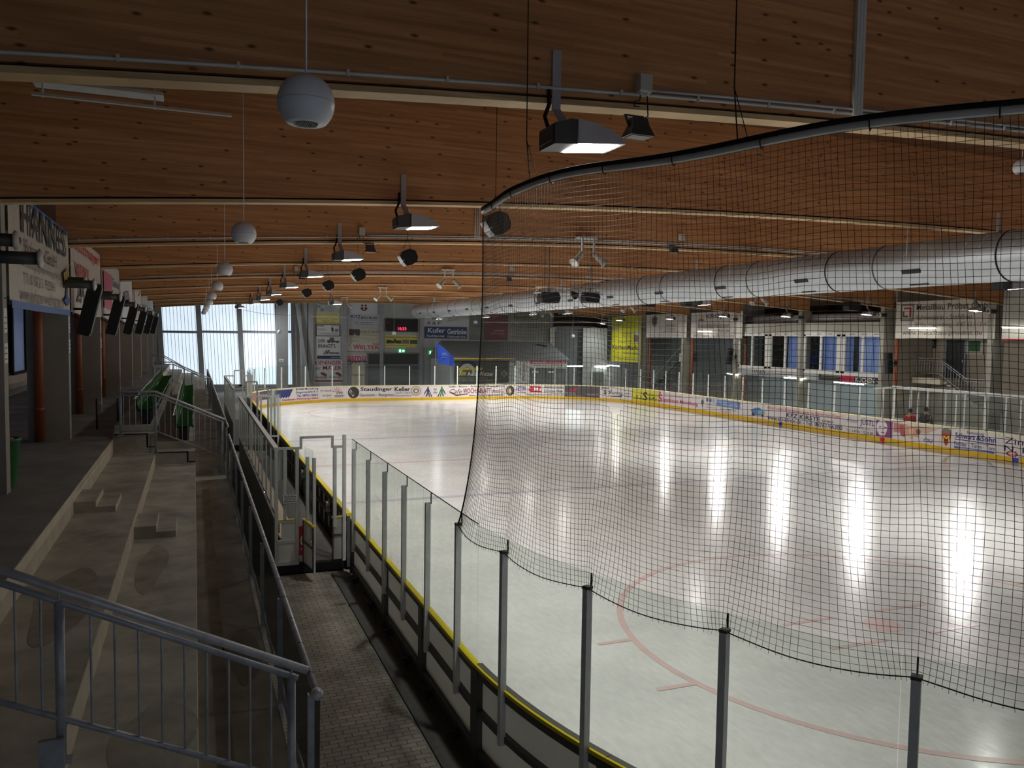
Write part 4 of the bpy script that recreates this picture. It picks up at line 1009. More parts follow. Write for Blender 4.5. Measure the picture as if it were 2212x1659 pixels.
q = onY(1302, 700, 70.0); flood(q.x, 70, q.z, -1, 'small lit floodlight beside the tall yellow banner in the far corner', 'floodlights over the restaurant side', tilt=0, power=.1, zt=arch(37)+2)
# small square floodlight and junction boxes on the beams
def small_flood(k, px, py, jx, jy, label1, label2):
    y = Y0B+SPB*k-.02; p = onY(px, py, y-.12); z0 = p.z
    t = thing('small_floodlight', label1, 'floodlight', (p.x, y-.12, z0))
    o = V((p.x, y-.12, z0)); h = MB(); vs = []
    for hz, wx, wy in ((0, .15, .11), (.03, .14, .1), (.12, .1, .07), (.2, .09, .05)): vs += [o+V((a*wx, b*wy, hz)) for a, b in ((-1, -1), (1, -1), (1, 1), (-1, 1))]
    h.add(vs, [(3, 2, 1, 0)]+[(4*i+j, 4*i+(j+1) % 4, 4*i+4+(j+1) % 4, 4*i+4+j) for i in range(3) for j in range(4)]+[(12, 13, 14, 15)]); h.build('housing', 'frame_dark', t)
    MB().box(o.x-.115, o.x+.115, o.y-.08, o.y+.08, z0-.006, z0-.001).build('glass_front', 'grille_grey', t)
    b = MB(); b.bar(o+V((-.11, .0, .1)), o+V((-.11, .1, .25)), .02, .02); b.bar(o+V((.11, .0, .1)), o+V((.11, .1, .25)), .02, .02); b.bar(o+V((-.12, .1, .25)), o+V((.12, .1, .25)), .03, .02); b.build('yoke', 'frame_dark', t)
    j = onY(jx, jy, y-.07)
    t2 = thing('junction_box', label2, 'junction box', (j.x, y-.05, j.z))
    MB().box(j.x-.08, j.x+.08, y-.09, y+.02, j.z-.095, j.z+.095).build('body', 'alu_painted', t2)
    MB().box(j.x-.075, j.x+.075, y-.1, y-.09, j.z-.085, j.z+.09).build('lid', 'wall_light', t2)
    c = MB()
    for dx in (-.045, .04): c.lathe([(.0, 0), (.016, 0), (.012, -.035), (0, -.035)], (j.x+dx, y-.05, j.z-.095), n=8)
    c.build('glands', 'alu_painted', t2)
    c = MB(); c.tube([(j.x-.045, y-.05, j.z-.13), (j.x-.06, y-.06, j.z-.19), (j.x-.12, y-.06, j.z-.2), (j.x-.12, y-.05, j.z-.26), (j.x-.06, y-.05, j.z-.255)], .008, 6)
    c.tube([(j.x+.04, y-.05, j.z-.13), (j.x+.05, y-.06, j.z-.35), (o.x+.1, y-.08, z0+.22)], .007, 6); c.build('cable', 'black_plastic', t2)
small_flood(0, 1378, 296, 1394, 180, 'small dark square floodlight under the nearest roof beam'.replace('nearest', 'first'), 'grey junction box above the small square floodlight on the first roof beam')
small_flood(2, 800, 545, 782, 499, 'small dark square floodlight under the third roof beam beside the row of hanging speakers', 'grey junction box on the third roof beam')
small_flood(2, 1455, 546, 1474, 512, 'small dark square floodlight under the third roof beam, seen through the netting', 'grey junction box on the third roof beam, seen through the netting')
small_flood(4, 1100, 608, 1107, 580, 'small square floodlight under the fifth roof beam, seen at the net edge', 'grey junction box on the fifth roof beam')
small_flood(4, 652, 604, 640, 580, 'small square floodlight under the fifth roof beam above the bench side', 'grey junction box on the fifth roof beam above the bench side')
# conduits along the beams
for k, x0, lab in ((0, -3, 'first'), (2, -3, 'third'), (4, -2.5, 'fifth')):
    y = Y0B+SPB*k-.02
    t = thing('conduit', 'grey conduit pipe clipped along the %s roof beam' % lab, 'pipe', (10, y, 7.8))
    MB().tube([(x, y, arch(x)+.165) for x in [x0+i*1.0 for i in range(43)] if x < 39], .02, 6).build('pipe', 'alu_painted', t)
    c = MB()
    for i in range(40):
        x = x0+.4+i*1.0
        if x < 38.5: c.bar((x, y-.02, arch(x)+.135), (x, y-.02, arch(x)+.195), .03, .02, (0, 1, 0))
    c.build('clips', 'alu_painted', t)
    xb = onY((1394, 0, 782, 0, 640)[k]+10, (240, 0, 519, 0, 590)[k], y).x
    t = thing('conduit', 'upper grey conduit on the %s roof beam, starting at its junction box' % lab, 'pipe', (xb+10, y, 7.9))
    MB().tube([(x, y, arch(x)+.22) for x in [xb+i*1.0 for i in range(43)] if x < 39], .02, 6).build('pipe', 'alu_painted', t)
a = onY(1855, 0, Y0B-.03); b = onY(1851, 250, Y0B-.03)
t = thing('cable_duct', 'upright grey cable duct on the first roof beam above the netting', 'cable duct', (b.x, Y0B-.04, b.z))
for q in range(3): MB().box(b.x-.075+.05*q, b.x-.03+.05*q, Y0B-.055, Y0B-.005, b.z, arch(b.x)+1.95).build('channel', 'alu_painted', t)
a = onY(1029, 459, Y0B+2*SPB-.03); b = onY(1031, 515, Y0B+2*SPB-.03)
t = thing('cable_duct', 'pair of upright grey conduits on the third roof beam beside the net edge', 'cable duct', (b.x, Y0B+2*SPB-.03, b.z))
for q in range(3): MB().tube([(b.x-.07+.06*q, Y0B+2*SPB-.03, b.z), (b.x-.07+.06*q, Y0B+2*SPB-.03, a.z+.5)], .015, 6).build('pipe', 'alu_painted', t)
# fluorescent strip fitting and a sensor in the dark corner between the first two beams
a = onY(68, 203, 11.0); b = onY(500, 208, 11.0)
t = thing('strip_light', 'unlit white strip light fitting hung behind the first roof beam', 'lamp', ((a.x+b.x)/2, 11, a.z))
MB().box(a.x, b.x, 10.97, 11.03, a.z-.01, a.z+.02).build('tray', 'wall_light', t)
MB().box(a.x, b.x-.8, 11.0, 11.3, a.z+.16, a.z+.2).build('housing', 'alu_painted', t)
q = MB(); q.tube([(a.x+.05, 11.15, a.z+.24), (b.x-.9, 11.15, a.z+.24)], .02, 8); q.build('tube', 'wall_light', t)
w_ = MB()
for x in (a.x+.1, b.x-.9): w_.bar((x, 11.1, a.z), (x, 11.1, arch(x)+1.95), .02, .02, (0, 1, 0))
w_.build('hangers', 'alu_painted', t)
# ------------------------------------------------------------------ ball-shaped hanging speakers
def ball(x, y, z, label, first):
    if first is not None: return dup(first, (x, y, z), random.uniform(-.4, .4), label)
    t = thing('ball_speaker', label, 'speaker', (x, y, z), 'white ball speakers over the terrace')
    n = 18; cut = math.acos(.72)
    prof = [(.178*math.sin(a), .178*math.cos(a)) for a in [cut*0+math.pi*i/n*(1-cut/math.pi) for i in range(n+1)]]
    MB().lathe(prof, (x, y, z), n=28).build('shell', 'globe_white', t)
    rz = prof[-1]; MB().lathe([(rz[0], rz[1]), (rz[0]*.94, rz[1]-.004), (0, rz[1]-.004)], (x, y, z), n=28).build('end_plate', 'globe_white', t)
    g = MB()
    for i in range(-6, 7): 
        l = math.sqrt(max(0, .08**2-(i*.011)**2)); g.box(x+i*.011-.003, x+i*.011+.003, y-l, y+l, z+rz[1]-.010, z+rz[1]-.005)
    g.build('grille', 'frame_dark', t)
    MB().lathe([(.179, -.003), (.18, 0), (.179, .003)], (x, y, z), n=28).build('seam', 'disc_white', t)
    MB().tube([(x, y, z+.17), (x, y, arch(x)+1.98)], .006, 6).build('cord', 'globe_white', t)
    return t
b0 = None
for k in range(9):
    lab = 'white ball speaker hanging over the terrace, %s of its row' % ordw(k)
    o = ball(.67+(.02 if k % 2 else 0), 5.27+SPB*k*1.0, 6.46, lab, b0); b0 = b0 or o
for px, py, y, lab in ((2207, 362, 12.5, 'white ball speaker at the frame edge behind the netting'), (604, 717, 69.0, 'small white ball speaker before the steel column of the glazed end wall'), (851, 720, 69.0, 'small white ball speaker hanging before the scoreboard'),
                  (1027, 696, 69.0, 'small white ball speaker hanging before the dark banners'), (1237, 726, 68.0, 'small white ball speaker hanging before the dark end wall panel')):
    q = onY(px, py, y); ball(q.x, y, q.z, lab, None)
# ------------------------------------------------------------------ black stage speakers hung below the beams
def cab(x, y, z, label, group, rot=0):
    t = thing('stage_speaker', label, 'speaker', (x, y, z), group)
    pts = [(-.26, .03), (-.17, .17), (.02, .25), (.2, .2), (.27, .04), (.25, -.1), (.1, -.2), (-.06, -.24), (-.16, -.14)]
    h = MB(); h.prism([(a*.95, b*.95) for a, b in pts], (x, y-.16, z), (1, 0, 0), (0, 0, 1), (0, .34, 0)); hc = h.build('cabinet', 'black_plastic', t)
    f = MB(); f.prism([(a*.8, b*.8) for a, b in pts], (x, y-.175, z), (1, 0, 0), (0, 0, 1), (0, .02, 0)); f.build('grille', 'black_metal', hc)
    MB().box(x-.17, x-.12, y-.18, y-.17, z-.1, z-.07).build('badge', 'grille_grey', hc)
    c = MB()
    for dx in (-.12, .12): c.tube([(x+dx, y, z+.2), (x, y, z+.55), (x, y, arch(x)+2.0)], .006, 5)
    c.build('hanging_wires', 'rope_black', t)
    return t
s0 = None
for i, (px, py) in enumerate(((1070, 485), (880, 557), (773, 594), (708, 617), (662, 633), (603, 654))):
    q = onZ(px, py, 7.12); lab = 'black angular speaker hanging below the roof beams, %s of its row' % ordw(i)
    s0 = dup(s0, (q.x, q.y, q.z), 0, lab) and s0 if s0 else cab(q.x, q.y, q.z, lab, 'black angular speakers over the ice')
def boxspk(px, py, y, w_, h_, label, tilt=0):
    q = onY(px, py, y); t = thing('stage_speaker', label, 'speaker', (q.x, y, q.z-h_/2), 'black speakers beside the duct')
    pts = [(-w_/2, 0), (-w_*.4, h_/2), (w_*.4, h_/2), (w_/2, .0), (w_*.42, -h_/2), (-w_*.42, -h_/2)]
    MB().prism(pts, q+V((0, -.25, 0)), (1, 0, 0), (0, 0, 1), (0, .5, 0)).build('cabinet', 'black_plastic', t)
    MB().prism([(a*.85, b*.85) for a, b in pts], q+V((0, -.27, 0)), (1, 0, 0), (0, 0, 1), (0, .02, 0)).build('grille', 'black_metal', t)
    MB().tube([q+V((0, 0, h_/2)), V((q.x, y, arch(q.x)+2.0))], .02, 6).build('hanger', 'frame_dark', t)
boxspk(1185, 643, 28.9, .83, .42, 'wide black speaker hanging from the lighting truss in front of the duct')
boxspk(1275, 643, 28.9, .66, .42, 'boxy black speaker hanging from the lighting truss in front of the duct')
boxspk(1395, 656, 37.5, 1.0, .34, 'flat black speaker hanging below the duct')
boxspk(1490, 652, 36.2, .95, .5, 'black speaker hanging above a lit floodlight beside the duct')
boxspk(1840, 662, 36.2, .95, .5, 'black speaker hanging before the dark gap above the second restaurant window')
# lighting truss with a round spotlight
a, b = onY(1160, 632, 28.9), onY(1302, 632, 28.9); c = onY(1180, 619, 28.9)
t = thing('lighting_truss', 'short silver lighting truss hanging in front of the duct', 'truss', ((a.x+b.x)/2, 28.9, a.z))
for dy, dz in ((0, 0), (.3, 0), (.15, .23)): MB().tube([(a.x, 28.9+dy, a.z+dz), (b.x, 28.9+dy, a.z+dz)], .022, 8).build('chord', 'alu', t)
m_ = MB()
for i in range(8):
    xa = a.x+(b.x-a.x)*i/8; xb = a.x+(b.x-a.x)*(i+.5)/8; xc = a.x+(b.x-a.x)*(i+1)/8
    m_.tube([(xa, 28.9, a.z), (xb, 29.05, a.z+.23), (xc, 28.9, a.z)], .012, 5); m_.tube([(xa, 29.2, a.z), (xb, 29.05, a.z+.23), (xc, 29.2, a.z)], .012, 5)
m_.build('lacing', 'alu', t)
m_ = MB()
for x in (a.x+.4, b.x-.4): m_.tube([(x, 29.05, a.z+.23), (x, 29.05, arch(x)+2)], .01, 5)
m_.build('hangers', 'rope_black', t)
q = onY(1244, 640, 28.8)
t = thing('stage_spotlight', 'round black stage spotlight clamped under the lighting truss', 'spotlight', tuple(q))
MB().lathe([(0, .3), (.1, .28), (.13, .1), (.15, 0), (.13, -.02), (.12, .02), (0, .02)], q, (-.3, .8, .5), 16).build('can', 'black_metal', t)
MB().tube([q+V((-.14, .05, .05)), q+V((-.14, .08, .3)), q+V((.14, .08, .3)), q+V((.14, .05, .05))], .015, 6).build('yoke', 'black_metal', t)
# pairs of white spotlights under the beams
def pair(px, py, y, label):
    q = onY(px, py, y); t = thing('twin_spotlight', label, 'spotlight', (q.x, y, q.z), 'white twin spotlights under the roof beams')
    for d in (-1, 1):
        ax = V((d*.6, -.25, -.62)).normalized(); MB().lathe([(0, -.02), (.07, 0), (.085, .1), (.1, .42), (.16, .5), (.15, .5), (.1, .44), (0, .42)], q+V((d*.2, 0, .05)), ax, 14).build('spot_can', 'wall_light', t)
        MB().bar(q+V((d*.2, 0, .1)), q+V((d*.2, 0, .5)), .05, .05, (0, 1, 0)).build('arm', 'alu_painted', t)
    MB().box(q.x-.3, q.x+.3, y-.03, y+.33, q.z+.48, q.z+.53).build('bar', 'alu_painted', t)
    MB().bar((q.x, y+.28, q.z+.5), (q.x, y+.28, arch(q.x)+.4), .05, .02, (0, 1, 0)).build('hanger', 'alu_painted', t)
for px, py, k, lab in ((1270, 550, 2, 'third'), (970, 606, 4, 'fifth'), (828, 638, 6, 'seventh'), (744, 656, 8, 'ninth')):
    pair(px, py, Y0B+SPB*k-.3, 'white twin spotlights under the %s roof beam on the bench side of the duct' % lab)
for px, py, k, lab in ((1638, 645, 4, 'fifth'), (1357, 664, 6, 'seventh'), (1182, 676, 8, 'ninth')):
    pair(px, py, Y0B+SPB*k-.3, 'white twin spotlights under the %s roof beam on the restaurant side of the duct' % lab)
# ------------------------------------------------------------------ ventilation duct
DX, DZ, DR = 17.35, 7.02, .58
t = thing('ventilation_duct', 'long round silver ventilation duct under the roof beams', 'duct', (DX, 8, DZ-DR))
def ring(mb, y, r, n=40): return [(DX+r*math.cos(2*math.pi*j/n), y, DZ+r*math.sin(2*math.pi*j/n)) for j in range(n)]
mb = MB(); vs = []; fs = []; NR = 120; n = 40
for i in range(NR+1): vs += ring(mb, 3+(65-3)*i/NR, DR)
for i in range(NR):
    for j in range(n): fs.append((i*n+j, i*n+(j+1) % n, (i+1)*n+(j+1) % n, (i+1)*n+j))
mb.add(vs, fs, 0, True); mb.f.append(tuple(range(NR*n, NR*n+n))); mb.m.append(0); mb.sm.append(False)
mb.build('duct_tube', 'duct_metal', t)
sm = MB(); pitch = .42; turns = int(62/pitch); sm.tube([(DX+(DR+.002)*math.cos(2*math.pi*i/20), 3+pitch*i/20, DZ+(DR+.002)*math.sin(2*math.pi*i/20)) for i in range(turns*20)], .005, 4, caps=False); sm.build('spiral_seam', 'alu', t)
for i in range(21):
    y = 10.2+2.62*i+(.0 if i % 2 else .9)
    m_ = MB(); m_.lathe([(DR, -.02), (DR+.012, -.018), (DR+.012, .018), (DR, .02)], (DX, y, DZ), (0, 1, 0), 40); m_.build('joint_ring', 'groove' if i % 2 else 'frame_dark', t)
for i in range(14):
    y = 11.2+3.93*i
    for ang in (202, 246):
        a = math.radians(ang); c = V((DX+(DR+.004)*math.cos(a), y, DZ+(DR+.004)*math.sin(a))); tn = V((-math.sin(a), 0, math.cos(a))); nr = V((math.cos(a), 0, math.sin(a)))
        MB().obox(c, (0, .28, 0), tn*(.055 if ang < 230 else .02), nr*.012).build('air_grille', 'black_metal', t)
m_ = MB()
for i in range(8):
    y = Y0B+SPB*i+.11
    for d in (-1, 1): m_.tube([(DX+d*DR*.98, y, DZ+.1), (DX+d*DR*.98, y, arch(DX)+.05)], .008, 5)
m_.build('hanger_rods', 'galv', t)
# thin suspension wire and light bar before the end wall
p0, p1 = onY(528, 670, 64), onY(752, 685, 64)
t = thing('hanging_bar', 'thin pale bar hung on a wire before the column of signs', 'bar', ((p0.x+p1.x)/2, 64, p1.z))
MB().tube([onY(668, 683, 64), p1], .03, 6).build('bar', 'wall_light', t)
MB().tube([p0, onY(570, 678, 64), onY(668, 683, 64)], .012, 5).build('wire', 'grille_grey', t)
q = onY(710, 683, 64); MB().tube([q, (q.x, 64, arch(q.x)+2.0)], .012, 5).build('hanger', 'grille_grey', t)
a, b = onY(1040, 696, 64), onY(1360, 697, 64)
t = thing('hanging_bar', 'long thin bar hung across before the dark banners and the white wall panel', 'bar', ((a.x+b.x)/2, 64, a.z))
MB().tube([a, b], .025, 6).build('bar', 'wall_light', t)
m_ = MB()
for u in (.2, .8):
    x = a.x+(b.x-a.x)*u; m_.tube([(x, 64, a.z), (x, 64, arch(x)+2.0)], .01, 5)
m_.build('hangers', 'grille_grey', t)
# ------------------------------------------------------------------ end wall signs (zoomed photo frame: x = 680+.1085*zx, y = 650+.1085*zy)
ZA = (680, 650, 180/1659)
YS = YE-.03
W_ = (196, 200, 204)
sign_plane('wall_sign', 'pale wall sign with large black initials at the top of the first sign column', 'sign', (35, 50, 490, 235), ZA, ('Y', YS), (172, 184, 186),
           [('tb', 'WALTER MÜLLER', (60, 40, 440, 78), K), ('t', 'H', (55, 90, 105, 148), K), ('t', 'W', (105, 150, 185, 218), K)] + [('r', (200, 105+i*18, 330+(i % 3)*40, 111+i*18), (120, 124, 128)) for i in range(6)])
sign_plane('wall_sign', 'yellow wall sign with lines of dark text below the initials sign', 'sign', (30, 238, 490, 455), ZA, ('Y', YS), (206, 200, 128),
           [('ti', 'Planen von der Planung', (45, 255, 440, 285), (110, 92, 50)), ('ti', 'Meister-, Sanitär- und Heizungs-', (70, 345, 450, 375), (110, 92, 50)), ('ti', 'Meisterservice', (130, 385, 395, 412), (110, 92, 50)), ('tb', 'www.timbau-gmbh.eu', (40, 425, 480, 452), (96, 84, 50))])
sign_plane('wall_sign', 'white wall sign with a black border and small grey pictures', 'sign', (28, 470, 495, 695), ZA, ('Y', YS), (198, 202, 206),
           [('r', (50, 485, 190, 510), (130, 134, 140)), ('p', [(335, 610), (325, 545), (345, 510), (370, 545), (375, 610)], (60, 64, 70)), ('r', (400, 555, 470, 612), (120, 124, 126)), ('r', (320, 490, 470, 498), (90, 94, 100))] + [('r', (50, 545+i*16, 200+20*(i % 3), 551+i*16), (130, 134, 140)) for i in range(4)] + [('r', (55, 632+i*16, 460, 638+i*16), (130, 134, 140)) for i in range(3)],
           frame=((50, 52, 56), .06))
sign_plane('wall_sign', 'white wall sign with bold grey words, a lorry drawing and a navy strip', 'sign', (15, 705, 515, 1170), ZA, ('Y', YS), (190, 196, 202),
           [('tb', 'DER', (65, 762, 205, 830), (76, 70, 74)), ('tb', 'BRINGT’S.', (65, 862, 425, 936), (76, 70, 74)),
            ('p', [(240, 790), (290, 770), (300, 728), (380, 728), (385, 790), (490, 795), (485, 825), (240, 825)], (90, 84, 88)), ('d', (280, 826, 18, 12), (60, 56, 60)), ('d', (350, 826, 18, 12), (60, 56, 60)), ('d', (450, 826, 18, 12), (60, 56, 60)),
            ('p', [(165, 1060), (225, 978), (255, 978), (195, 1060)], (150, 50, 70)), ('p', [(212, 1060), (272, 978), (302, 978), (242, 1060)], (40, 36, 56)), ('tb', 'cemex', (275, 1018, 490, 1060), (60, 58, 84)),
            ('r', (45, 1090, 505, 1155), (44, 52, 92)), ('t', 'www.cemex.de', (320, 1112, 490, 1134), (196, 200, 210))])
sign_plane('wall_sign', 'white wall sign with red serif capitals above two dark red lizards', 'sign', (-20, 1185, 552, 1640), ZA, ('Y', YS), (194, 200, 206),
           [('tb', 'KIENINGER', (0, 1192, 530, 1270), (150, 36, 60)), ('ti', 'der', (10, 1300, 120, 1370), K), ('tb', 'MALER', (160, 1290, 535, 1370), (150, 36, 60)),
            ('p', [(100, 1440), (140, 1420), (200, 1430), (235, 1470), (240, 1510), (215, 1520), (180, 1490), (140, 1470)], (110, 44, 52)), ('p', [(395, 1440), (435, 1420), (495, 1430), (530, 1470), (535, 1510), (510, 1520), (475, 1490), (435, 1470)], (110, 44, 52)),
            ('d', (205, 1525, 32, 28), (140, 140, 144)), ('d', (492, 1525, 32, 28), (140, 140, 144)), ('ti', 'Gnatz', (0, 1490, 180, 1535), K), ('ti', 'Gnatz', (290, 1490, 470, 1535), K),
            ('r', (0, 1575, 550, 1612), (128, 52, 58)), ('t', 'www.maler-gnatz.de', (20, 1585, 230, 1602), (200, 180, 184)), ('t', 'www.maler-gnatz.de', (310, 1585, 520, 1602), (200, 180, 184))])
sign_plane('wall_sign', 'white wall sign with two black dots above a dark red half circle', 'sign', (690, 40, 1255, 262), ZA, ('Y', YS), (196, 202, 212),
           [('d', (942, 92, 21, 22), K), ('d', (1010, 92, 21, 22), K), ('p', [(908, 130), (1050, 130), (1040, 165), (1012, 192), (980, 200), (945, 192), (918, 165)], (100, 26, 44)), ('d', (978, 162, 18, 18), (226, 196, 200))])
sign_plane('wall_sign', 'white wall sign with slanted navy capitals and small centred lines', 'sign', (655, 266, 1300, 548), ZA, ('Y', YS), (182, 188, 200),
           [('tb', 'PUTZ', (710, 288, 905, 352), (30, 36, 110)), ('tb', 'BAU-BLASI', (920, 306, 1240, 358), (36, 34, 60)), ('t', 'Die Verputzer Spezialisten', (710, 368, 1232, 402), (110, 114, 150)), ('tb', 'WDVS - Fassadendämmung', (770, 415, 1170, 444), (70, 74, 90)), ('tb', 'durch Putzsanierungen', (800, 452, 1142, 474), (70, 74, 90)), ('r', (655, 484, 1300, 488), (150, 154, 160)), ('t', 'Mühldorf 21 - 84405 Moosburg', (850, 498, 1090, 514), (130, 134, 140)), ('t', 'Tel. 08761 - 72 55 94   www.putz-blasi.de', (735, 522, 1210, 540), (130, 134, 140))])
sign_plane('wall_sign', 'beige wall sign with a brown box emblem and thin brown lettering', 'sign', (655, 560, 1300, 822), ZA, ('Y', YS), (186, 186, 170),
           [('p', [(682, 568), (896, 568), (896, 690), (812, 690), (792, 632), (778, 690), (682, 690)], (74, 62, 66)), ('t', 'ERKSTATT', (910, 590, 1298, 645), (96, 88, 76)), ('ti', 'Maler & Stuckateur', (945, 665, 1260, 690), (130, 122, 108)), ('t', 'RAUMAUSSTATTER', (680, 712, 898, 734), (110, 104, 92)), ('t', 'Gewerbe- und Privat', (950, 738, 1245, 754), (140, 134, 120)), ('t', 'neuer Spirit', (1020, 772, 1190, 796), (140, 134, 120)), ('r', (690, 778, 890, 786), (150, 144, 130)), ('r', (680, 802, 880, 810), (150, 144, 130))])
sign_plane('wall_sign', 'pale wall sign with red slab capitals over a line of black script', 'sign', (640, 826, 1300, 1036), ZA, ('Y', YS), (188, 190, 188),
           [('tb', 'Bäcker', (1155, 836, 1296, 870), (130, 90, 94)), ('tb', 'W', (765, 868, 900, 965), (170, 40, 56)), ('tb', 'ELTER', (905, 886, 1282, 965), (170, 40, 56)), ('ti', 'wünscht eine erfolgreiche Saison', (645, 990, 1296, 1032), (60, 56, 64)), ('p', [(650, 900), (720, 840), (726, 848), (656, 910)], (120, 120, 124))])
sign_plane('wall_sign', 'pink and black kitchen sign under the red slab capitals', 'sign', (640, 1040, 1040, 1300), ZA, ('Y', YS), (186, 188, 190),
           [('ti', 'damit es Ihnen gefällt', (650, 1056, 1010, 1080), (150, 150, 154)), ('tb', 'asmo', (645, 1096, 1022, 1188), (196, 48, 104)), ('r', (640, 1190, 1034, 1270), (50, 54, 56)), ('tb', 'KÜCHEN', (656, 1200, 1026, 1256), (214, 216, 216))])
def slab_door(n, rect, z, top, bot, split, y=YS):
    ox, oy, sc = z; P = lambda x, yy: onY(ox+sc*x, oy+sc*yy, y)
    a, b, c = P(rect[0], rect[1]), P(rect[2], rect[3]), P(rect[0], split)
    d = struct(MB().box(a.x, b.x, y-.06, y, -.06, c.z).build('door_%d' % n, bot))
    MB().box(a.x, b.x, y-.065, y, c.z, a.z).build('door_lintel', top, d)
    f = MB(); wd = .07
    for x in (a.x, b.x): f.box(x-wd, x+wd, y-.1, y, -.06, a.z)
    f.box(a.x, b.x, y-.1, y, a.z-.06, a.z+.06); f.build('door_frame', 'wall_dark', d)
mat('door_dark', rgb(60, 66, 68), .5, noise=.1); mat('door_grey', rgb(96, 102, 102), .5, noise=.1)
slab_door(1, (1050, 1042, 1302, 1640), ZA, 'door_dark', 'door_grey', 1260)
slab_door(2, (1365, 1042, 2060, 1640), ZA, 'door_dark', 'door_grey', 1260)
a, b = onY(761, 786, YS), onY(786, 828, YS)
d = struct(MB().box(a.x, b.x, YS-.05, YS, -.06, a.z).build('door_3', 'cap_cream'))
f = MB()
for i in range(5):
    x = a.x+(b.x-a.x)*i/4; f.box(x-.06, x+.06, YS-.1, YS-.04, -.06, a.z)
for z in (.05, 1.35, a.z): f.box(a.x, b.x, YS-.1, YS-.04, z-.06, z+.06)
f.build('door_frame', 'wall_light', d)
# scoreboard
ZB3 = (600, 620, 460/2212)
t = sign_plane('scoreboard', 'black electronic scoreboard showing red digits high on the end wall', 'scoreboard', (1125, 335, 1450, 457), ZB3, ('Y', YS-.1), (24, 20, 18),
               [('r', (1135, 372, 1170, 376), 'led_dim'), ('t', 'HEIM', (1140, 345, 1180, 356), (70, 60, 56)), ('t', 'GAST', (1390, 345, 1430, 356), (70, 60, 56)), ('t', 'ZEIT', (1270, 372, 1300, 380), (70, 60, 56))] +
               [('tb', '10:33', (1248, 418, 1334, 449), 'led_red')], depth=.2, frame=((40, 38, 36), .12))
sign_plane('wall_sign', 'yellow wall sign with excavator drawings under the scoreboard', 'sign', (1115, 500, 1452, 628), ZB3, ('Y', YS), (196, 194, 112),
           [('t', 'Kieswerk Christian Wurzl', (1122, 510, 1362, 530), (80, 72, 40)), ('t', 'Angeln', (1374, 514, 1448, 534), (80, 72, 40)), ('p', [(1122, 575), (1140, 545), (1200, 560), (1215, 540), (1222, 545), (1215, 585), (1130, 588)], (70, 66, 44)), ('p', [(1222, 580), (1200, 535), (1206, 532), (1240, 556), (1280, 552), (1286, 588), (1226, 588)], (70, 66, 44)), ('r', (1292, 546, 1360, 588), (110, 108, 90)), ('r', (1372, 550, 1448, 590), (80, 78, 66)), ('r', (1122, 604, 1350, 610), (120, 116, 70))])
def exit_sign(rect, z, y, label):
    x0, y0, x1, y1 = rect; wd = x1-x0
    t = sign_plane('exit_sign', label, 'exit sign', rect, z, ('Y', y), 'exit_green', [('r', (x0+wd*.12, y0+5, x0+wd*.36, y1-5), 'exit_white'), ('p', [(x0+wd*.55, (y0+y1)/2), (x0+wd*.72, y0+6), (x0+wd*.72, y0+13), (x0+wd*.92, y0+13), (x0+wd*.92, y1-13), (x0+wd*.72, y1-13), (x0+wd*.72, y1-6)], 'exit_white')], depth=.12)
    return t
exit_sign((1255, 645, 1322, 682), ZB3, YS-.1, 'lit green exit sign above the wide dark gate of the end wall')
exit_sign((1572, 660, 1622, 703), ZB3, YS-.1, 'lit green exit sign beside the blue hanging sheet')
sign_plane('wall_banner', 'white banner with three spaced capitals beside the scoreboard', 'banner', (1512, 322, 1988, 412), ZB3, ('Y', YS), (186, 190, 194),
           [('t', 'B & P', (1555, 362, 1690, 394), K), ('t', 'www.bp-haustechnik.de', (1740, 402, 1968, 410), (110, 110, 114)), ('ti', 'Heizt Euch ein', (1765, 345, 1875, 362), (90, 92, 96), .25), ('ti', 'Bad', (1765, 325, 1810, 338), (90, 92, 96), .25)])
sign_plane('wall_banner', 'dark blue banner with pale serif lettering on the end wall', 'banner', (1525, 414, 1966, 535), ZB3, ('Y', YS-.01), (44, 66, 104),
           [('tb', 'Kufer', (1558, 426, 1735, 478), (206, 212, 218)), ('tb', 'Getränke', (1758, 434, 1960, 490), (206, 212, 218)), ('tb', 'Fachhandel', (1548, 496, 1728, 522), (190, 196, 204)), ('tb', 'Heimservice', (1762, 500, 1950, 528), (190, 196, 204))])
ZC = (1000, 620, 500/2212)
sign_plane('wall_banner', 'dark grey and wine-red banner behind the net edge on the end wall', 'banner', (62, 262, 430, 510), ZC, ('Y', YS), (108, 116, 112),
           [('r', (200, 264, 428, 505), (110, 62, 74)), ('ti', 'Werbung', (120, 365, 196, 388), (60, 64, 120)), ('ti', 'mobil', (275, 268, 330, 284), (210, 200, 204)), ('r', (290, 408, 396, 424), (150, 110, 118)), ('r', (270, 440, 400, 450), (150, 110, 118)), ('r', (62, 440, 196, 448), (130, 134, 120))])
sign_plane('wall_banner', 'grey banner with a framed title and rows of faint text on the end wall', 'banner', (432, 250, 835, 512), ZC, ('Y', YS), (134, 138, 130),
           [('r', (484, 252, 715, 308), (60, 76, 60)), ('r', (490, 256, 709, 303), (150, 154, 146)), ('tb', 'Quadrat', (494, 264, 660, 304), (50, 52, 50)), ('t', 'Zimmerei - Holzbau', (460, 350, 720, 366), (84, 86, 84)), ('t', 'Dachausbau - Innenausbau', (455, 374, 718, 388), (84, 86, 84)), ('t', 'Am Kaltenbrunnen', (468, 404, 680, 422), (84, 86, 84)), ('t', 'Telefon 0 87 61', (500, 440, 670, 456), (84, 86, 84)), ('t', '84405 Moosburg', (478, 474, 680, 490), (84, 86, 84))])
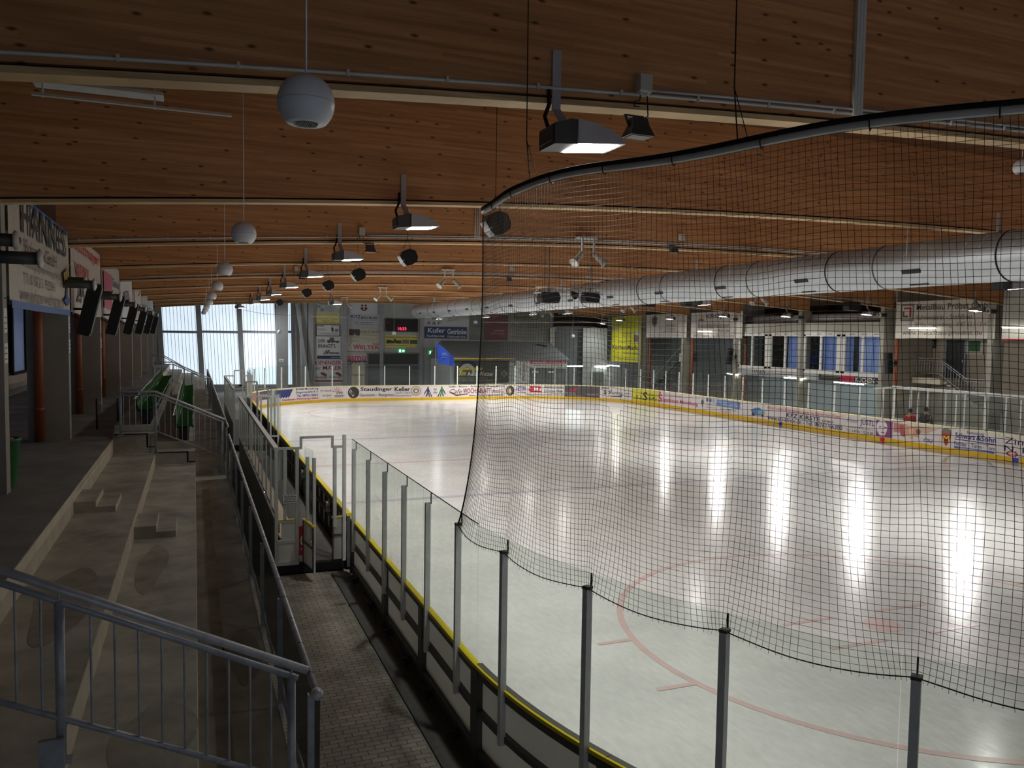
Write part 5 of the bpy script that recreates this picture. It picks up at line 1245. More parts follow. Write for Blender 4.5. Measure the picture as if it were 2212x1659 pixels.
# wall panels in the far corner
def wpanel(px0, py0, px1, py1, y, m, name='wall_panel', z0=None, dep=.1):
    a, b = onY(px0, py0, y), onY(px1, py1, y); struct(MB().box(a.x, b.x, y-dep, y, b.z if z0 is None else z0, a.z).build(name, m))
wpanel(1188, 707, 1200, 780, YS-.2, 'wall_light', z0=-.06)
wpanel(1200, 712, 1257, 842, YS-.3, 'wall_dark', z0=-.06); wpanel(1196, 668, 1312, 708, YS-.1, 'groove')
wpanel(1259, 708, 1310, 778, YS-.9, 'wall_grey'); wpanel(1258, 778, 1308, 842, YS-1.0, 'wall_grey', z0=-.06)
slab_door(4, (1277, 804, 1302, 842), (0, 0, 1), 'door_grey', 'door_grey', 806, YS-1.1)
# ------------------------------------------------------------------ kiosk with a grey sloping roof in the corner
YK = 66.0
def kx(px, py=800, y=YK): return onY(px, py, y).x
ze = onY(1100, 775, YK).z; x0, x1 = kx(975), kx(1228)
KI = thing('kiosk', 'grey kiosk with a sloping roof behind the far rink corner', 'kiosk', ((x0+x1)/2, YK, -.06))
MB().box(x0, x1, YK+.35, YS-.5, -.06, ze).build('walls', 'wall_grey', KI)
rf = MB(); zr = onY(1060, 737, YK+5).z; xr0, xr1 = kx(952, 740, YK+5), kx(1186, 740, YK+5)
P = [V((x0-.15, YK, ze-.05)), V((x1+.1, YK, ze-.05)), V((xr1, YK+5, zr)), V((xr0, YK+5, zr)), V((x1+.3, YS-.5, ze-.05)), V((x0-.3, YS-.5, ze-.05))]
rf.add(P+[p+V((0, 0, -.12)) for p in P], [(0, 1, 2, 3), (1, 4, 2), (4, 5, 3, 2), (5, 0, 3), (6, 9, 8, 7), (0, 6, 7, 1), (7, 10, 4, 1)]); rf.build('roof', 'wall_dark', KI)
gt_ = MB(); gt_.bar((x0, YK-.02, ze+.02), (kx(1112), YK-.02, ze+.02), .06, .1); gt_.build('roof_edge', 'kick_yellow', KI)
dk = MB(); a, b = onY(1146, 796, YK+.3), onY(1222, 830, YK+.3)
for q in range(2):
    xa = a.x+(b.x-a.x)*(q*.44); xb = a.x+(b.x-a.x)*(q*.44+.42+.14*q); MB().box(xa, xb, YK+.28, YK+.34, -.06, a.z).build('door_leaf', 'door_grey', KI)
    MB().box(xa+.15, xa+.75, YK+.26, YK+.28, a.z-.4, a.z-.25).build('door_label', 'white_paint', KI)
sign_plane('wall_banner', 'dark banner with a tyre, a yellow strip and white lettering on the kiosk', 'banner', (1838, 748, 2400, 992), ZB3, ('Y', YK+.2), (58, 62, 58),
           [('o', (1965, 880, 112, 120, .74), (28, 30, 28)), ('o', (1965, 885, 84, 90, .6), (150, 152, 150)), ('r', (1835, 890, 2130, 1000), (58, 62, 58)), ('p', [(1876, 862), (1886, 838), (2124, 838), (2118, 862)], (206, 190, 60)), ('tb', 'AUTOS UND SERVICE', (1886, 843, 2112, 860), (40, 40, 34)),
            ('tb', 'AW', (1880, 876, 1956, 922), (206, 190, 60)), ('tb', 'Auto Watzer', (1966, 880, 2240, 922), (206, 208, 206)), ('t', 'Münchener Straße 45   85368 Moosburg', (1876, 938, 2180, 954), (150, 152, 150)), ('t', 'Tel. 08761 / 3350    www.auto-watzer.de', (1876, 960, 2240, 976), (150, 152, 150)), ('o', (2350, 900, 26, 30, .84), (160, 164, 160)), ('r', (2310, 899, 2390, 901), (160, 164, 160)), ('r', (2349, 860, 2351, 940), (160, 164, 160))])
sign_plane('wall_sign', 'white upright sign with turned lettering on the kiosk', 'sign', (504, 692, 640, 918), ZC, ('Y', YK+.2), (200, 202, 202),
           [('tb', 'Kfz-Lentner', (566, 715, 590, 895), (70, 70, 76), 90), ('p', [(545, 740), (556, 700), (560, 702), (550, 742)], (90, 90, 96)), ('r', (600, 700, 606, 815), (190, 44, 60)), ('p', [(540, 800), (552, 755), (556, 757), (546, 802), (552, 845), (548, 847)], (90, 90, 96))])
sign_plane('wall_sign', 'white fascia sign with a red web address strip over the kiosk doors', 'sign', (640, 694, 990, 778), ZC, ('Y', YK+.2), (192, 194, 192),
           [('r', (644, 698, 986, 732), (190, 44, 66)), ('tb', 'www.kfz-lentner.de', (662, 704, 976, 728), (226, 206, 212)), ('t', 'Bajuwarenstr. 5 - 84174 Eching', (684, 740, 950, 758), (110, 112, 116))])
q = [onY(942, 737, YK-1), onY(946, 784, YK-1), onY(981, 792, YK-1), onY(981, 771, YK-1)]
t = thing('hanging_sheet', 'blue hanging sheet with a slanted upper edge beside the kiosk', 'sheet', (q[1].x, YK-1, q[1].z))
n = 14; vs = []; fs = []
for i in range(n+1):
    u = i/n; top = q[0].lerp(q[3], u); bot = q[1].lerp(q[2], u); e = .12*math.sin(u*9)
    vs += [top+V((0, e*.5, 0)), (top+bot)/2+V((0, e, 0)), bot+V((0, e, 0)), bot+V((0, e+.01, 0)), (top+bot)/2+V((0, e+.01, 0)), top+V((0, e*.5+.01, 0))]
    if i < n:
        a = 6*i; b = a+6; fs += [(a, a+1, b+1, b), (a+1, a+2, b+2, b+1), (a+3, a+4, b+4, b+3), (a+4, a+5, b+5, b+4)]
m_ = MB(); m_.add(vs, fs, 0, True); sh = m_.build('sheet', 'blue_flag', t)
MB().tube([q[0]+V((0, .1, .3)), V((q[0].x, q[0].y+.1, -.06))], .022, 8).build('pole', 'wall_dark', t)
shapes_to_meshes([('tb', 'OPEL', (20, 52, 55, 66), (90, 130, 210)), ('r', (20, 72, 50, 75), (70, 110, 190))], flat_map(q[1]+V((0, -.16, 0)), V((q[2].x-q[1].x, 0, 0)), V((0, 0, q[0].z-q[1].z)), V((0, -1, 0))), (0, 0, 100, 100), sh)
# fluorescent tubes
def tube(p, axis, L_, label, m='tube_light', hang=False, group='fluorescent tubes under the far galleries'):
    t = thing('tube_light', label, 'lamp', tuple(p), group); a = V(axis); s = a.cross(V((0, 0, 1)))
    MB().obox(p+V((0, 0, .06)), a*L_/2, s*.06, V((0, 0, .03))).build('housing', 'white_paint', t)
    MB().tube([p-a*L_*.48, p+a*L_*.48], .035, 8).build('tube', 'tube_soft' if hang else m, t)
    if hang:
        h = MB()
        for q in (-.4, .4): r = p+a*L_*q; h.tube([r+V((0, 0, .08)), V((r.x, r.y, arch(r.x)+2))], .012, 5)
        h.build('hanger_rods', 'frame_dark', t)
tube(onY(1042, 0, 0) if False else onY(1235, 791, YK+1.5), (1, 0, 0), 2.4, 'cool white tube light beside the kiosk', 'tube_cool')
tube(onY(1301, 791, YS-1.16), (1, 0, 0), 1.6, 'warm tube light over the dark door in the far corner')
tube(onX(1325, 790, XR-.1), (0, 1, 0), 2.4, 'small bright tube light under the tall yellow banner')
# ------------------------------------------------------------------ restaurant side (bays between the columns)
ZR5 = (1400, 600, 450/2133); ZR6 = (1780, 600, 432/1792)
XB = XR+.02
YW = (206, 204, 46)
ZY = (1180, 640, 240/1810)
sign_plane('wall_banner', 'tall yellow banner with black slanted lettering in the far corner', 'banner', (1066, 330, 1540, 1070), ZY, ('X', XB), YW,
           [('tb', 'KüchenMarkt', (1080, 790, 1526, 872), (64, 62, 66)), ('ti', '...schnell gut gepasst', (1240, 900, 1512, 948), (70, 68, 50)), ('t', 'Bei uns in der Küchenstadt gibt es alle Geräte', (1098, 985, 1500, 1004), (110, 106, 40)), ('t', 'und Möbel direkt vom Hersteller zum Mitnehmen', (1110, 1016, 1480, 1036), (110, 106, 40)),
            ('r', (1430, 590, 1530, 740), (124, 108, 92)), ('p', [(1424, 620), (1460, 580), (1530, 600), (1530, 640)], (200, 196, 180)), ('r', (1090, 470, 1180, 560), (180, 176, 150)), ('t', 'Robert-Bosch-Str. 3', (1240, 590, 1400, 615), (100, 98, 44)), ('t', 'Moosburg', (1250, 635, 1390, 660), (100, 98, 44)), ('t', 'www.kuechenmarkt.de', (1170, 718, 1410, 740), (100, 98, 44)), ('t', 'Einbauküchen', (1260, 400, 1420, 430), (100, 98, 44)), ('t', 'alles aus einer Hand', (1240, 490, 1450, 512), (100, 98, 44))])
sign_plane('wall_banner', 'white banner with a dark crest between the yellow banner and the next bay', 'banner', (-20, 372, 395, 612), ZR5, ('X', XB), (202, 198, 192),
           [('p', [(40, 400), (70, 382), (104, 400), (100, 470), (72, 510), (44, 470)], (120, 116, 112)), ('d', (72, 440, 20, 34), (76, 72, 70)), ('t', 'Stadtwerke', (180, 405, 280, 425), (110, 108, 106)), ('t', 'MOOSBURG', (200, 480, 290, 500), (90, 88, 90)), ('t', 'GmbH', (215, 515, 290, 532), (130, 128, 128)), ('t', 'www.stadtwerke-moosburg.de', (170, 542, 326, 556), (120, 118, 118)), ('t', 'Strom   Wasser   Eis   Energie', (10, 580, 340, 596), (140, 138, 136))])
sign_plane('wall_banner', 'white banner with a builder logo, dark lettering and a web address', 'banner', (440, 350, 965, 618), ZR5, ('X', XB), (204, 200, 194),
           [('p', [(516, 440), (552, 385), (588, 440)], (90, 110, 160)), ('p', [(532, 415), (552, 380), (590, 400), (575, 420)], (210, 180, 110)), ('tb', 'KROJER', (604, 368, 850, 428), (70, 72, 100)), ('t', 'Bauunternehmen', (518, 462, 846, 512), (84, 78, 76)), ('t', 'www.krojer-bau.de', (520, 528, 846, 562), (84, 78, 76)), ('t', '85419 Mauern - Tel. 08764-920284', (470, 580, 884, 606), (100, 94, 90))])
sign_plane('wall_banner', 'white banner with a square red and grey logo and thin angular lettering', 'banner', (645, 200, 1535, 548), ZR6, ('X', XB), (206, 200, 190),
           [('r', (690, 222, 824, 384), (124, 118, 110)), ('r', (706, 240, 808, 366), (206, 200, 190)), ('r', (720, 254, 796, 272), (176, 50, 54)), ('r', (778, 254, 796, 348), (176, 50, 54)), ('r', (710, 290, 728, 348), (90, 86, 84)), ('r', (710, 330, 768, 348), (90, 86, 84)),
            ('tb', 'Metallbau Pröbst GmbH', (846, 228, 1520, 284), (84, 76, 74)), ('t', 'Schlosserei - Stahlbau', (846, 330, 1345, 372), (110, 104, 98)), ('t', '85456 Wartenberg - 0 87 62 / 13 47', (836, 398, 1488, 448), (120, 114, 106)), ('t', 'www.metallbau-proebst.de', (716, 474, 1436, 524), (96, 90, 84))])
p0 = onX(2160, 660, XB); p1 = onX(2212, 770, XB)
t = thing('wall_banner', 'pale banner with a red lower edge at the frame edge', 'banner', (XB, p0.y-3, p1.z))
za, zb = onX(2175, 652, XB).z+1.2, onX(2175, 732, XB).z
MB().box(XB-.02, XB, p0.y-6.4, p0.y-.2, zb, za).build('panel', 'wall_light', t); MB().box(XB-.025, XB-.001, p0.y-6.4, p0.y-.2, zb-.08, zb).build('hem', 'red_paint', t)
# restaurant infill with windows
def infill(ya, yb, n):
    x = XR+.35
    struct(MB().box(x, x+.15, ya, yb, 5.5, 6.27).build('wall_panel', 'wall_light'))
    struct(MB().box(x, x+.15, ya, yb, 2.35, 2.95).build('wall_panel', 'wall_grey'))
    struct(MB().box(x+2.5, x+2.6, ya-.5, yb+.5, 6.2, 7.6).build('wall_panel', 'groove'))
    struct(MB().box(x, x+2.6, ya, yb, 6.2, 6.29).build('wall_ledge', 'wall_light'))
    fr = MB(); z0, z1 = 2.95, 5.5
    W = yb-ya; cuts = [0, .235, .5, .53, .765, 1.0]
    for u in (0, .47, .53, 1): fr.box(x-.06, x+.08, ya+W*u-.16, ya+W*u+.16, z0, z1)
    for u in (.235, .765): fr.box(x-.05, x+.07, ya+W*u-.09, ya+W*u+.09, z0, z1)
    for z in (z0, z1): fr.box(x-.06, x+.08, ya, yb, z-.14, z+.14)
    f = struct(fr.build('window_%d' % n, 'white_paint'))
    MB().box(x+.0, x+.012, ya, yb, z0, z1).build('window_pane', 'pane', f)
    lb = MB()
    for i in range(7): lb.box(x-.065, x-.061, ya+W*(i+.3)/7, ya+W*(i+.75)/7, z1-.03, z1+.05)
    lb.build('window_label', 'wall_grey', f)
    struct(MB().box(x+2.4, x+2.5, ya-.3, yb+.3, 2.4, 6.2).build('wall_panel', 'window_dark'))
    return x
ca, cb = 37.2+.3, 44.4
infill(44.7, 51.6, 5); infill(37.5, 44.4, 6)
def curtain(ya, yb, label, z0=3.0, z1=5.0):
    z1 = 6.22; x = XR+.75; t = thing('curtain', label, 'curtain', (x, (ya+yb)/2, z0), 'blue restaurant curtains'); n = 40; vs = []; fs = []
    for i in range(n+1):
        y = ya+(yb-ya)*i/n; e = .05*math.sin(i*1.3)+.02*math.sin(i*2.9)
        vs += [(x+e, y, z0), (x+e*.7, y, z1), (x+e*.7+.01, y, z1), (x+e+.01, y, z0)]
        if i < n: a = 4*i; b = a+4; fs += [(a, b, b+1, a+1), (a+2, b+2, b+3, a+3)]
    m_ = MB(); m_.add(vs, fs, 0, True); m_.build('cloth', 'curtain_blue', t); MB().tube([(x, ya, z1), (x, yb, z1)], .02, 6).build('rod', 'alu', t)
curtain(44.9, 46.5, 'blue curtain at the edge of the first restaurant window'); curtain(41.5, 43.0, 'blue curtain in the far half of the second restaurant window'); curtain(40.3, 41.2, 'narrow blue curtain in the middle of the second restaurant window'); curtain(37.6, 39.9, 'wide blue curtain in the near half of the second restaurant window'.replace('near half', 'entrance half'))
def strip_sign(px0, px1, py0, py1, bg, items, label):
    sign_plane('wall_sign', label, 'sign', (px0, py0, px1, py1), (0, 0, 1), ('X', XR+.3), bg, items, irect=(0, 0, 100, 20))
strip_sign(1625, 1733, 799, 811, (206, 206, 204), [('tb', 'HASEN', (0, 2, 28, 18), K), ('o', (33, 10, 3, 8, .6), GY), ('r', (38, 4, 98, 8), (150, 150, 152)), ('r', (38, 12, 96, 15), (150, 150, 152))], 'white sign strip with bold black capitals under the first restaurant window')
strip_sign(1768, 1907, 810, 826, (50, 50, 52), [('r', (4, 4, 36, 6), (150, 150, 150)), ('r', (4, 10, 32, 12), (150, 150, 150)), ('r', (36, 1, 58, 18), (206, 36, 84)), ('tb', 'asmo', (38, 4, 56, 16), (150, 20, 60)), ('tb', 'KÜCHEN', (60, 2, 88, 18), (220, 220, 220)), ('r', (90, 12, 99, 14), (150, 150, 150))], 'black and pink kitchen sign strip under the second restaurant window')
# backs of the other bays
struct(MB().box(43.2, 43.3, 51.9, YE, -.06, 9).build('wall_panel', 'wall_dark'))
struct(MB().box(43.4, 43.5, 10, 37.2, -.06, 9).build('wall_panel', 'wall_warm'))
struct(MB().box(42.2, 42.3, 37.2, 51.9, -.06, 2.5).build('wall_panel', 'wall_blue'))
struct(MB().box(40.2, 43.3, 51.8, 51.9, -.06, 9).build('wall_panel', 'wall_grey')); struct(MB().box(40.2, 43.3, 37.1, 37.2, -.06, 9).build('wall_panel', 'wall_warm'))
# vent pipes behind the columns with white disc nozzles
t = thing('ventilation_pipe', 'grey ventilation pipe running behind the columns above the restaurant windows', 'pipe', (XR+1.2, 44, 6.6))
MB().tube([(XR+1.2, 37.4, 6.62), (XR+1.2, 51.8, 6.62)], .3, 14).build('pipe', 'galv', t)
def nozzle(p, d, label, L_=.9, group='white disc air nozzles'):
    t = thing('air_nozzle', label, 'air nozzle', tuple(p), group); d = V(d)
    MB().tube([p, p+d*L_], .1, 12).build('pipe', 'frame_dark', t)
    MB().lathe([(0, L_+.03), (.06, L_+.03), (.13, L_), (.155, L_-.03), (.13, L_-.05), (.1, L_-.05)], p, d, 18).build('disc', 'disc_white', t)
    MB().lathe([(0, L_+.035), (.05, L_+.04), (.06, L_+.03)], p, d, 10).build('hub', 'frame_dark', t)
for i, (px, py, lab) in enumerate(((1722, 686, 'white disc air nozzle on the first restaurant bay side of the middle column'), (1751, 685, 'white disc air nozzle beside the dark gap over the second restaurant window'), (1898, 680, 'white disc air nozzle before the column next to the square red logo banner'), (1936, 680, 'white disc air nozzle at the corner of the square red logo banner'),
                                   (2132, 672, 'white disc air nozzle behind a lit floodlight on the square red logo banner'), (2181, 672, 'white disc air nozzle beside the pale banner with the red edge'), (1606, 689, 'white disc air nozzle on the column beside the builder banner'), (1583, 690, 'white disc air nozzle at the end of the builder banner'))):
    q = onX(px, py, XR-.5); kc = 30.13+SPB*round((q.y-30.13)/SPB); nozzle(V((XR+.05, kc+(.21 if q.y > kc else -.21), q.z)), (-1, 0, 0), lab, .55)
# tube lights on the restaurant side
for px, py, L_, lab in ((1582, 808, 1.5, 'tube light under the bay with the builder banner'), (1714, 817, 2.0, 'tube light under the white sign strip with bold black capitals'), (1833, 828, 2.6, 'bright tube light under the black and pink kitchen strip'), (1522, 716, 1.9, 'tube light shining before the builder banner'), (1992, 709, 1.9, 'tube light shining before the square red logo banner'), (2202, 708, 1.9, 'tube light before the pale banner at the frame edge')):
    q = onX(px, py, XR-.35 if py < 720 else XR+.2); tube(q, (0, 1, 0), L_, lab, hang=py < 720)
# wall heaters/speakers on arms
def arm_speaker(p, out, label, tilt, w_=.34, h_=1.25, group='black column speakers on wall arms', reach=.55):
    t = thing('column_speaker', label, 'speaker', tuple(p), group); o = V(out)
    up = (V((0, 0, 1))+o*tilt+V((0, .0, 0))).normalized(); sd = V((0, 1, 0)); nrm = up.cross(sd).normalized()
    c = p+o*reach
    MB().obox(c, up*h_/2, sd*w_/2, nrm*.15).build('cabinet', 'black_plastic', t)
    fm = MB(); fm.obox(c+nrm*(.16 if nrm.dot(o) > 0 else -.16), up*h_*.45, sd*w_*.42, nrm*.012); fm.build('grille', 'black_metal', t)
    a = MB(); a.tube([p, p+o*reach*.8], .03, 8); a.tube([p+V((0, 0, -.15)), p+o*reach*.6+V((0, 0, -.3)), c-up*.4], .015, 6); a.box(p.x-.03, p.x+.03, p.y-.1, p.y+.1, p.z-.15, p.z+.15); a.build('arm', 'black_metal', t)
q = onX(1580, 770, XR-.4); arm_speaker(q+V((.4, 0, 0)), (-1, 0, 0), 'black column speaker on an arm below the builder banner', -.15)
q = onX(1921, 784, XR-.5); arm_speaker(q+V((.5, 0, 0)), (-1, 0, 0), 'black column speaker on the column beside the stair landing', .1)
# orange rain pipes
def rpipe(p, z0, z1, label):
    t = thing('drain_pipe', label, 'pipe', (p.x, p.y, z0), 'orange drain pipes'); MB().tube([(p.x, p.y, z0), (p.x, p.y, z1)], .11, 14).build('pipe', 'pipe_orange', t)
    MB().lathe([(.112, -.04), (.13, -.03), (.13, .03), (.112, .04)], (p.x, p.y, z0+.8), n=14).build('socket', 'pipe_orange', t); MB().lathe([(.112, 0), (.116, .005), (.116, .025), (.112, .03)], (p.x, p.y, z0+.76), n=14).build('clamp', 'alu', t)
for k in range(7): rpipe(V((XL-.62-.0*k, 15.1+SPB*k-.2, 0)), Z1, 7.05, 'orange drain pipe beside the gallery column, %s along the terrace' % ordw(k))
for k, (px, lab) in enumerate(((1496, 'next to the crest banner'), (1611, 'between the builder banner and the first restaurant window'), (1938, 'under the square red logo banner'), (1405, 'beside the tall yellow banner'))):
    q = onX(px, 740, XR+.6); t_ = 6.9; rpipe(V((XR+.6, q.y, 0)), 0, onX(px, 732, XR+.6).z+.3, 'orange drain pipe on the restaurant side, '+lab)
# stairs and landing behind the square red logo banner
YL0, YL1 = 30.4, 37.0
def X43(px, py, X=41.6): return onX(px, py, X)
a, b = X43(1953, 817), X43(2030, 834); lz = a.z+.1
t = thing('stair_landing', 'concrete stair landing with a flight of steps below the square red logo banner', 'stairs', (41.6, (a.y+b.y)/2, 0))
m_ = MB(); m_.box(41.6, 43.3, b.y, min(a.y, 37.0), lz-.35, lz); m_.build('landing_slab', 'concrete_riser', t)
n = 10; m_ = MB()
for i in range(n): m_.box(41.8, 43.3, b.y-.3*(i+1), b.y-.3*i, lz-.17*(i+1)-.12, lz-.17*(i+1))
m_.build('flight', 'concrete', t)
a2, k2, e2 = X43(1970, 773, 41.7), X43(2030, 775, 41.7), X43(2087, 818, 41.7)
t = thing('stair_railing', 'steel stair railing on the landing below the square red logo banner', 'railing', (41.7, k2.y, lz))
P = [V((41.7, a2.y, a2.z)), V((41.7, k2.y, k2.z)), V((41.7, e2.y, e2.z)), V((41.7, e2.y-1.6, e2.z-.02))]
MB().tube(P, .035, 8).build('handrail', 'galv', t); MB().tube([p-V((0, 0, .14)) for p in P], .02, 6).build('upper_rail', 'galv', t); MB().tube([p-V((0, 0, .9)) for p in P], .02, 6).build('lower_rail', 'galv', t)
m_ = MB()
for i in range(30):
    y = P[0].y+(P[-1].y-P[0].y)*i/29
    for c, d in zip(P, P[1:]):
        if d.y <= y <= c.y: z = c.z+(d.z-c.z)*(y-c.y)/(d.y-c.y); MB().tube([(41.7, y, z-.9), (41.7, y, z-(.14 if i % 6 else 0))], .022 if i % 6 == 0 else .012, 6).build('post' if i % 6 == 0 else 'baluster', 'galv', t); break
def back_item(name, cat, rect, X, m, label, inner=None):
    a, b = onX(rect[0], rect[1], X), onX(rect[2], rect[3], X); t = thing(name, label, cat, (X, (a.y+b.y)/2, b.z))
    MB().box(X-.06, X, b.y, a.y, b.z, a.z).build('panel', m, t)
    if inner:
        d = (a.y-b.y)*.16; MB().box(X-.075, X-.06, b.y+d, a.y-d, b.z+d, a.z-d).build('print', inner, t)
back_item('poster', 'poster', (2090, 730, 2124, 766), 43.36, 'wall_light', 'framed green poster on the wall above the stairs', colour(50, 96, 56))
back_item('poster', 'poster', (2004, 733, 2022, 752), 43.36, 'black_plastic', 'dark framed picture beside the dark stair door', colour(80, 100, 84))
for n_, (xa, xb, ya) in enumerate(((1968, 1985, 735), (2046, 2088, 735))):
    a, b = onX(xa, ya, 43.36), onX(xb, ya, 43.36); d = struct(MB().box(43.3, 43.38, b.y, a.y, lz, a.z).build('door_%d' % (5+n_), 'door_dark'))
    f = MB(); f.box(43.27, 43.3, b.y-.05, b.y+.05, lz, a.z); f.box(43.27, 43.3, a.y-.05, a.y+.05, lz, a.z); f.build('door_frame', 'steel_column', d)
    MB().box(43.22, 43.3, b.y+.1, b.y+.14, lz+1.0, lz+1.15).build('door_handle', 'alu', d)
# grey stair in the bay with the builder banner
a, b = onX(1400, 850, 42.5), onX(1472, 770, 42.5)
t = thing('steel_stair', 'grey steel stair rising behind the glass below the crest banner', 'stairs', (42.5, a.y, 0))
m_ = MB(); m_.bar(a, b, .3, .12, (1, 0, 0)); m_.build('stringer', 'frame_dark', t); m_ = MB(); m_.tube([a+V((0, 0, 1.0)), b+V((0, 0, 1.0))], .03, 6); m_.build('handrail', 'galv', t)
m_ = MB()
for i in range(12): q = a.lerp(b, (i+.5)/12); m_.box(42.5, 43.1, q.y-.14, q.y+.14, q.z+.02, q.z+.06)
m_.build('treads', 'galv_dark', t)
q0, q1 = onX(1468, 763, 42.4), onX(1492, 782, 42.4)
t = thing('wall_sign', 'small white sign at the top of the grey steel stair', 'sign', (42.4, q0.y, q1.z)); MB().box(42.36, 42.4, q1.y, q0.y, q1.z, q0.z).build('panel', 'white_paint', t)
m_ = MB(); m_.box(42.38, 43.1, q1.y-2.5, q0.y+.2, q1.z-.35, q1.z-.1); m_.build('landing', 'frame_dark', t) if False else None
# visitor bench enclosure behind the far boards
e0, e1 = onZ(1929, 837, 2.75), onZ(2095, 848, 2.75); XP = 33.9
t = thing('bench_enclosure', 'glazed visitor bench enclosure behind the boards on the restaurant side', 'team bench', (XP, 27, 0))
ya, yb = onX(1929, 837, XP).y, onX(2095, 848, XP).y
MB().box(XP-.06, XP+.06, yb-3, ya, 2.62, 2.76).build('top_rail', 'alu', t)
for i in range(8): y = ya-.1-(ya-yb+2.8)*i/7; MB().box(XP-.04, XP+.04, y-.04, y+.04, 0, 2.65).build('wall_post', 'alu', t)
MB().box(XP-.01, XP+.0, yb-3, ya, 1.1, 2.6).build('back_glass', 'shield', t); MB().box(XP-.02, XP+.02, yb-3, ya, .0, 1.1).build('back_panel', 'wall_grey', t)
MB().box(RX1+.2, XP, ya-.04, ya+.04, 2.62, 2.7).build('end_rail', 'alu', t)
# ------------------------------------------------------------------ two people behind the glass
def person(px, py_top, X, label, jacket, height, face, hairm='hair_dark'):
    h = onX(px, py_top, X); base = V((X, h.y, 0)); k = height/1.78
    t = thing('person', label, 'person', tuple(base), 'people behind the far boards')
    fx = V(face).normalized(); sd = V((-fx.y, fx.x, 0)); up = V((0, 0, 1))
    def P(a, b, c): return base+sd*(a*k)+fx*(b*k)+up*(c*k)
    def skin(name, chain, edges, m, par):
        me = bpy.data.meshes.new(name); loc = V(par['_o']); me.from_pydata([p-loc for p, r in chain], edges, []); o = bpy.data.objects.new(name, me); COL.objects.link(o)
        o.parent = par; o['_o'] = tuple(loc); md = o.modifiers.new('skin', 'SKIN'); md.use_smooth_shade = True
        for v, (p, r) in zip(me.skin_vertices[0].data, chain): v.radius = (r[0]*k, r[1]*k) if isinstance(r, tuple) else (r*k, r*k)
        me.skin_vertices[0].data[0].use_root = True
        sb = o.modifiers.new('sub', 'SUBSURF'); sb.levels = 2; sb.render_levels = 2; me.materials.append(M(m)); return o
    body = [(P(0, 0, .98), (.13, .1)), (P(0, .01, 1.2), (.14, .1)), (P(0, 0, 1.4), (.15, .09)), (P(0, .01, 1.5), .055), (P(0, .025, 1.58), .075), (P(0, .03, 1.67), .095), (P(0, .02, 1.74), .07),
            (P(.19, 0, 1.42), .06), (P(.25, .02, 1.17), .045), (P(.22, .14, .96), .036), (P(.21, .2, .9), .03), (P(-.19, 0, 1.42), .06), (P(-.25, .02, 1.17), .045), (P(-.22, .14, .96), .036), (P(-.21, .2, .9), .03),
            (P(.1, 0, .88), .09), (P(.11, .02, .5), .06), (P(.11, 0, .1), .045), (P(.12, .14, .04), .035), (P(-.1, 0, .88), .09), (P(-.11, .02, .5), .06), (P(-.11, 0, .1), .045), (P(-.12, .14, .04), .035)]
    ed = [(0, 1), (1, 2), (2, 3), (3, 4), (4, 5), (5, 6), (2, 7), (7, 8), (8, 9), (9, 10), (2, 11), (11, 12), (12, 13), (13, 14), (0, 15), (15, 16), (16, 17), (17, 18), (0, 19), (19, 20), (20, 21), (21, 22)]
    bo = skin('body', body, ed, 'skin', t)
    jk = [(P(0, 0, .9), (.17, .13)), (P(0, .01, 1.18), (.18, .14)), (P(0, 0, 1.4), (.18, .12)), (P(0, 0, 1.48), .085), (P(.2, 0, 1.41), .085), (P(.27, .02, 1.16), .07), (P(.23, .13, .98), .055), (P(-.2, 0, 1.41), .085), (P(-.27, .02, 1.16), .07), (P(-.23, .13, .98), .055)]
    skin('jacket', jk, [(0, 1), (1, 2), (2, 3), (2, 4), (4, 5), (5, 6), (2, 7), (7, 8), (8, 9)], jacket, t)
    tr_ = [(P(0, 0, .94), (.15, .12)), (P(.1, 0, .84), .105), (P(.11, .02, .5), .08), (P(.11, 0, .12), .065), (P(-.1, 0, .84), .105), (P(-.11, .02, .5), .08), (P(-.11, 0, .12), .065)]
    skin('trousers', tr_, [(0, 1), (1, 2), (2, 3), (0, 4), (4, 5), (5, 6)], 'cloth_navy', t)
    hr = MB(); hd = P(0, .0, 1.69); hr.lathe([(.0, .12*k), (.06*k, .105*k), (.1*k, .05*k), (.108*k, 0), (.1*k, -.06*k), (.07*k, -.1*k)], hd, (0, 0, 1), 16); hr.build('hair', hairm, t)
    fc = MB()
    for q in (-.035, .035): fc.lathe([(0, .012), (.01, .006), (.012, 0)], P(q, .105, 1.67), fx, 8)
    fc.build('eyes', 'black_plastic', t); ns = MB(); ns.tube([P(0, .1, 1.675), P(0, .135, 1.64), P(0, .11, 1.63)], [.01*k, .016*k, .01*k], 6); ns.build('nose', 'skin', t)
    for q in (-1, 1):       # hands: palm, four fingers and a thumb
        w0 = P(q*.215, .17, .925); dn = (fx*.7-up*.72).normalized(); hm = MB(); hm.tube([w0, w0+dn*.05*k, w0+dn*.1*k], [.026*k, .04*k, .036*k], 8)
        for i in range(4):
            o = w0+dn*.09*k+sd*((i-1.5)*.02*k); hm.tube([o, o+dn*(.035+.006*(i in (1, 2)))*k-up*.005, o+(dn-up*.5).normalized()*(.075-.012*(i == 3))*k], [.009*k, .0085*k, .007*k], 6)
        o = w0+dn*.03*k-sd*(q*.03*k); hm.tube([o, o-sd*(q*.025*k)+dn*.02*k, o-sd*(q*.03*k)+dn*.055*k], [.011*k, .01*k, .008*k], 6); hm.build('hand', 'skin', t)
    for q in (-1, 1): b_ = MB(); b_.tube([P(q*.115, -.06, .045), P(q*.118, .05, .045), P(q*.12, .19, .035)], [.05*k, .05*k, .038*k], 8); b_.build('shoe', 'black_plastic', t)
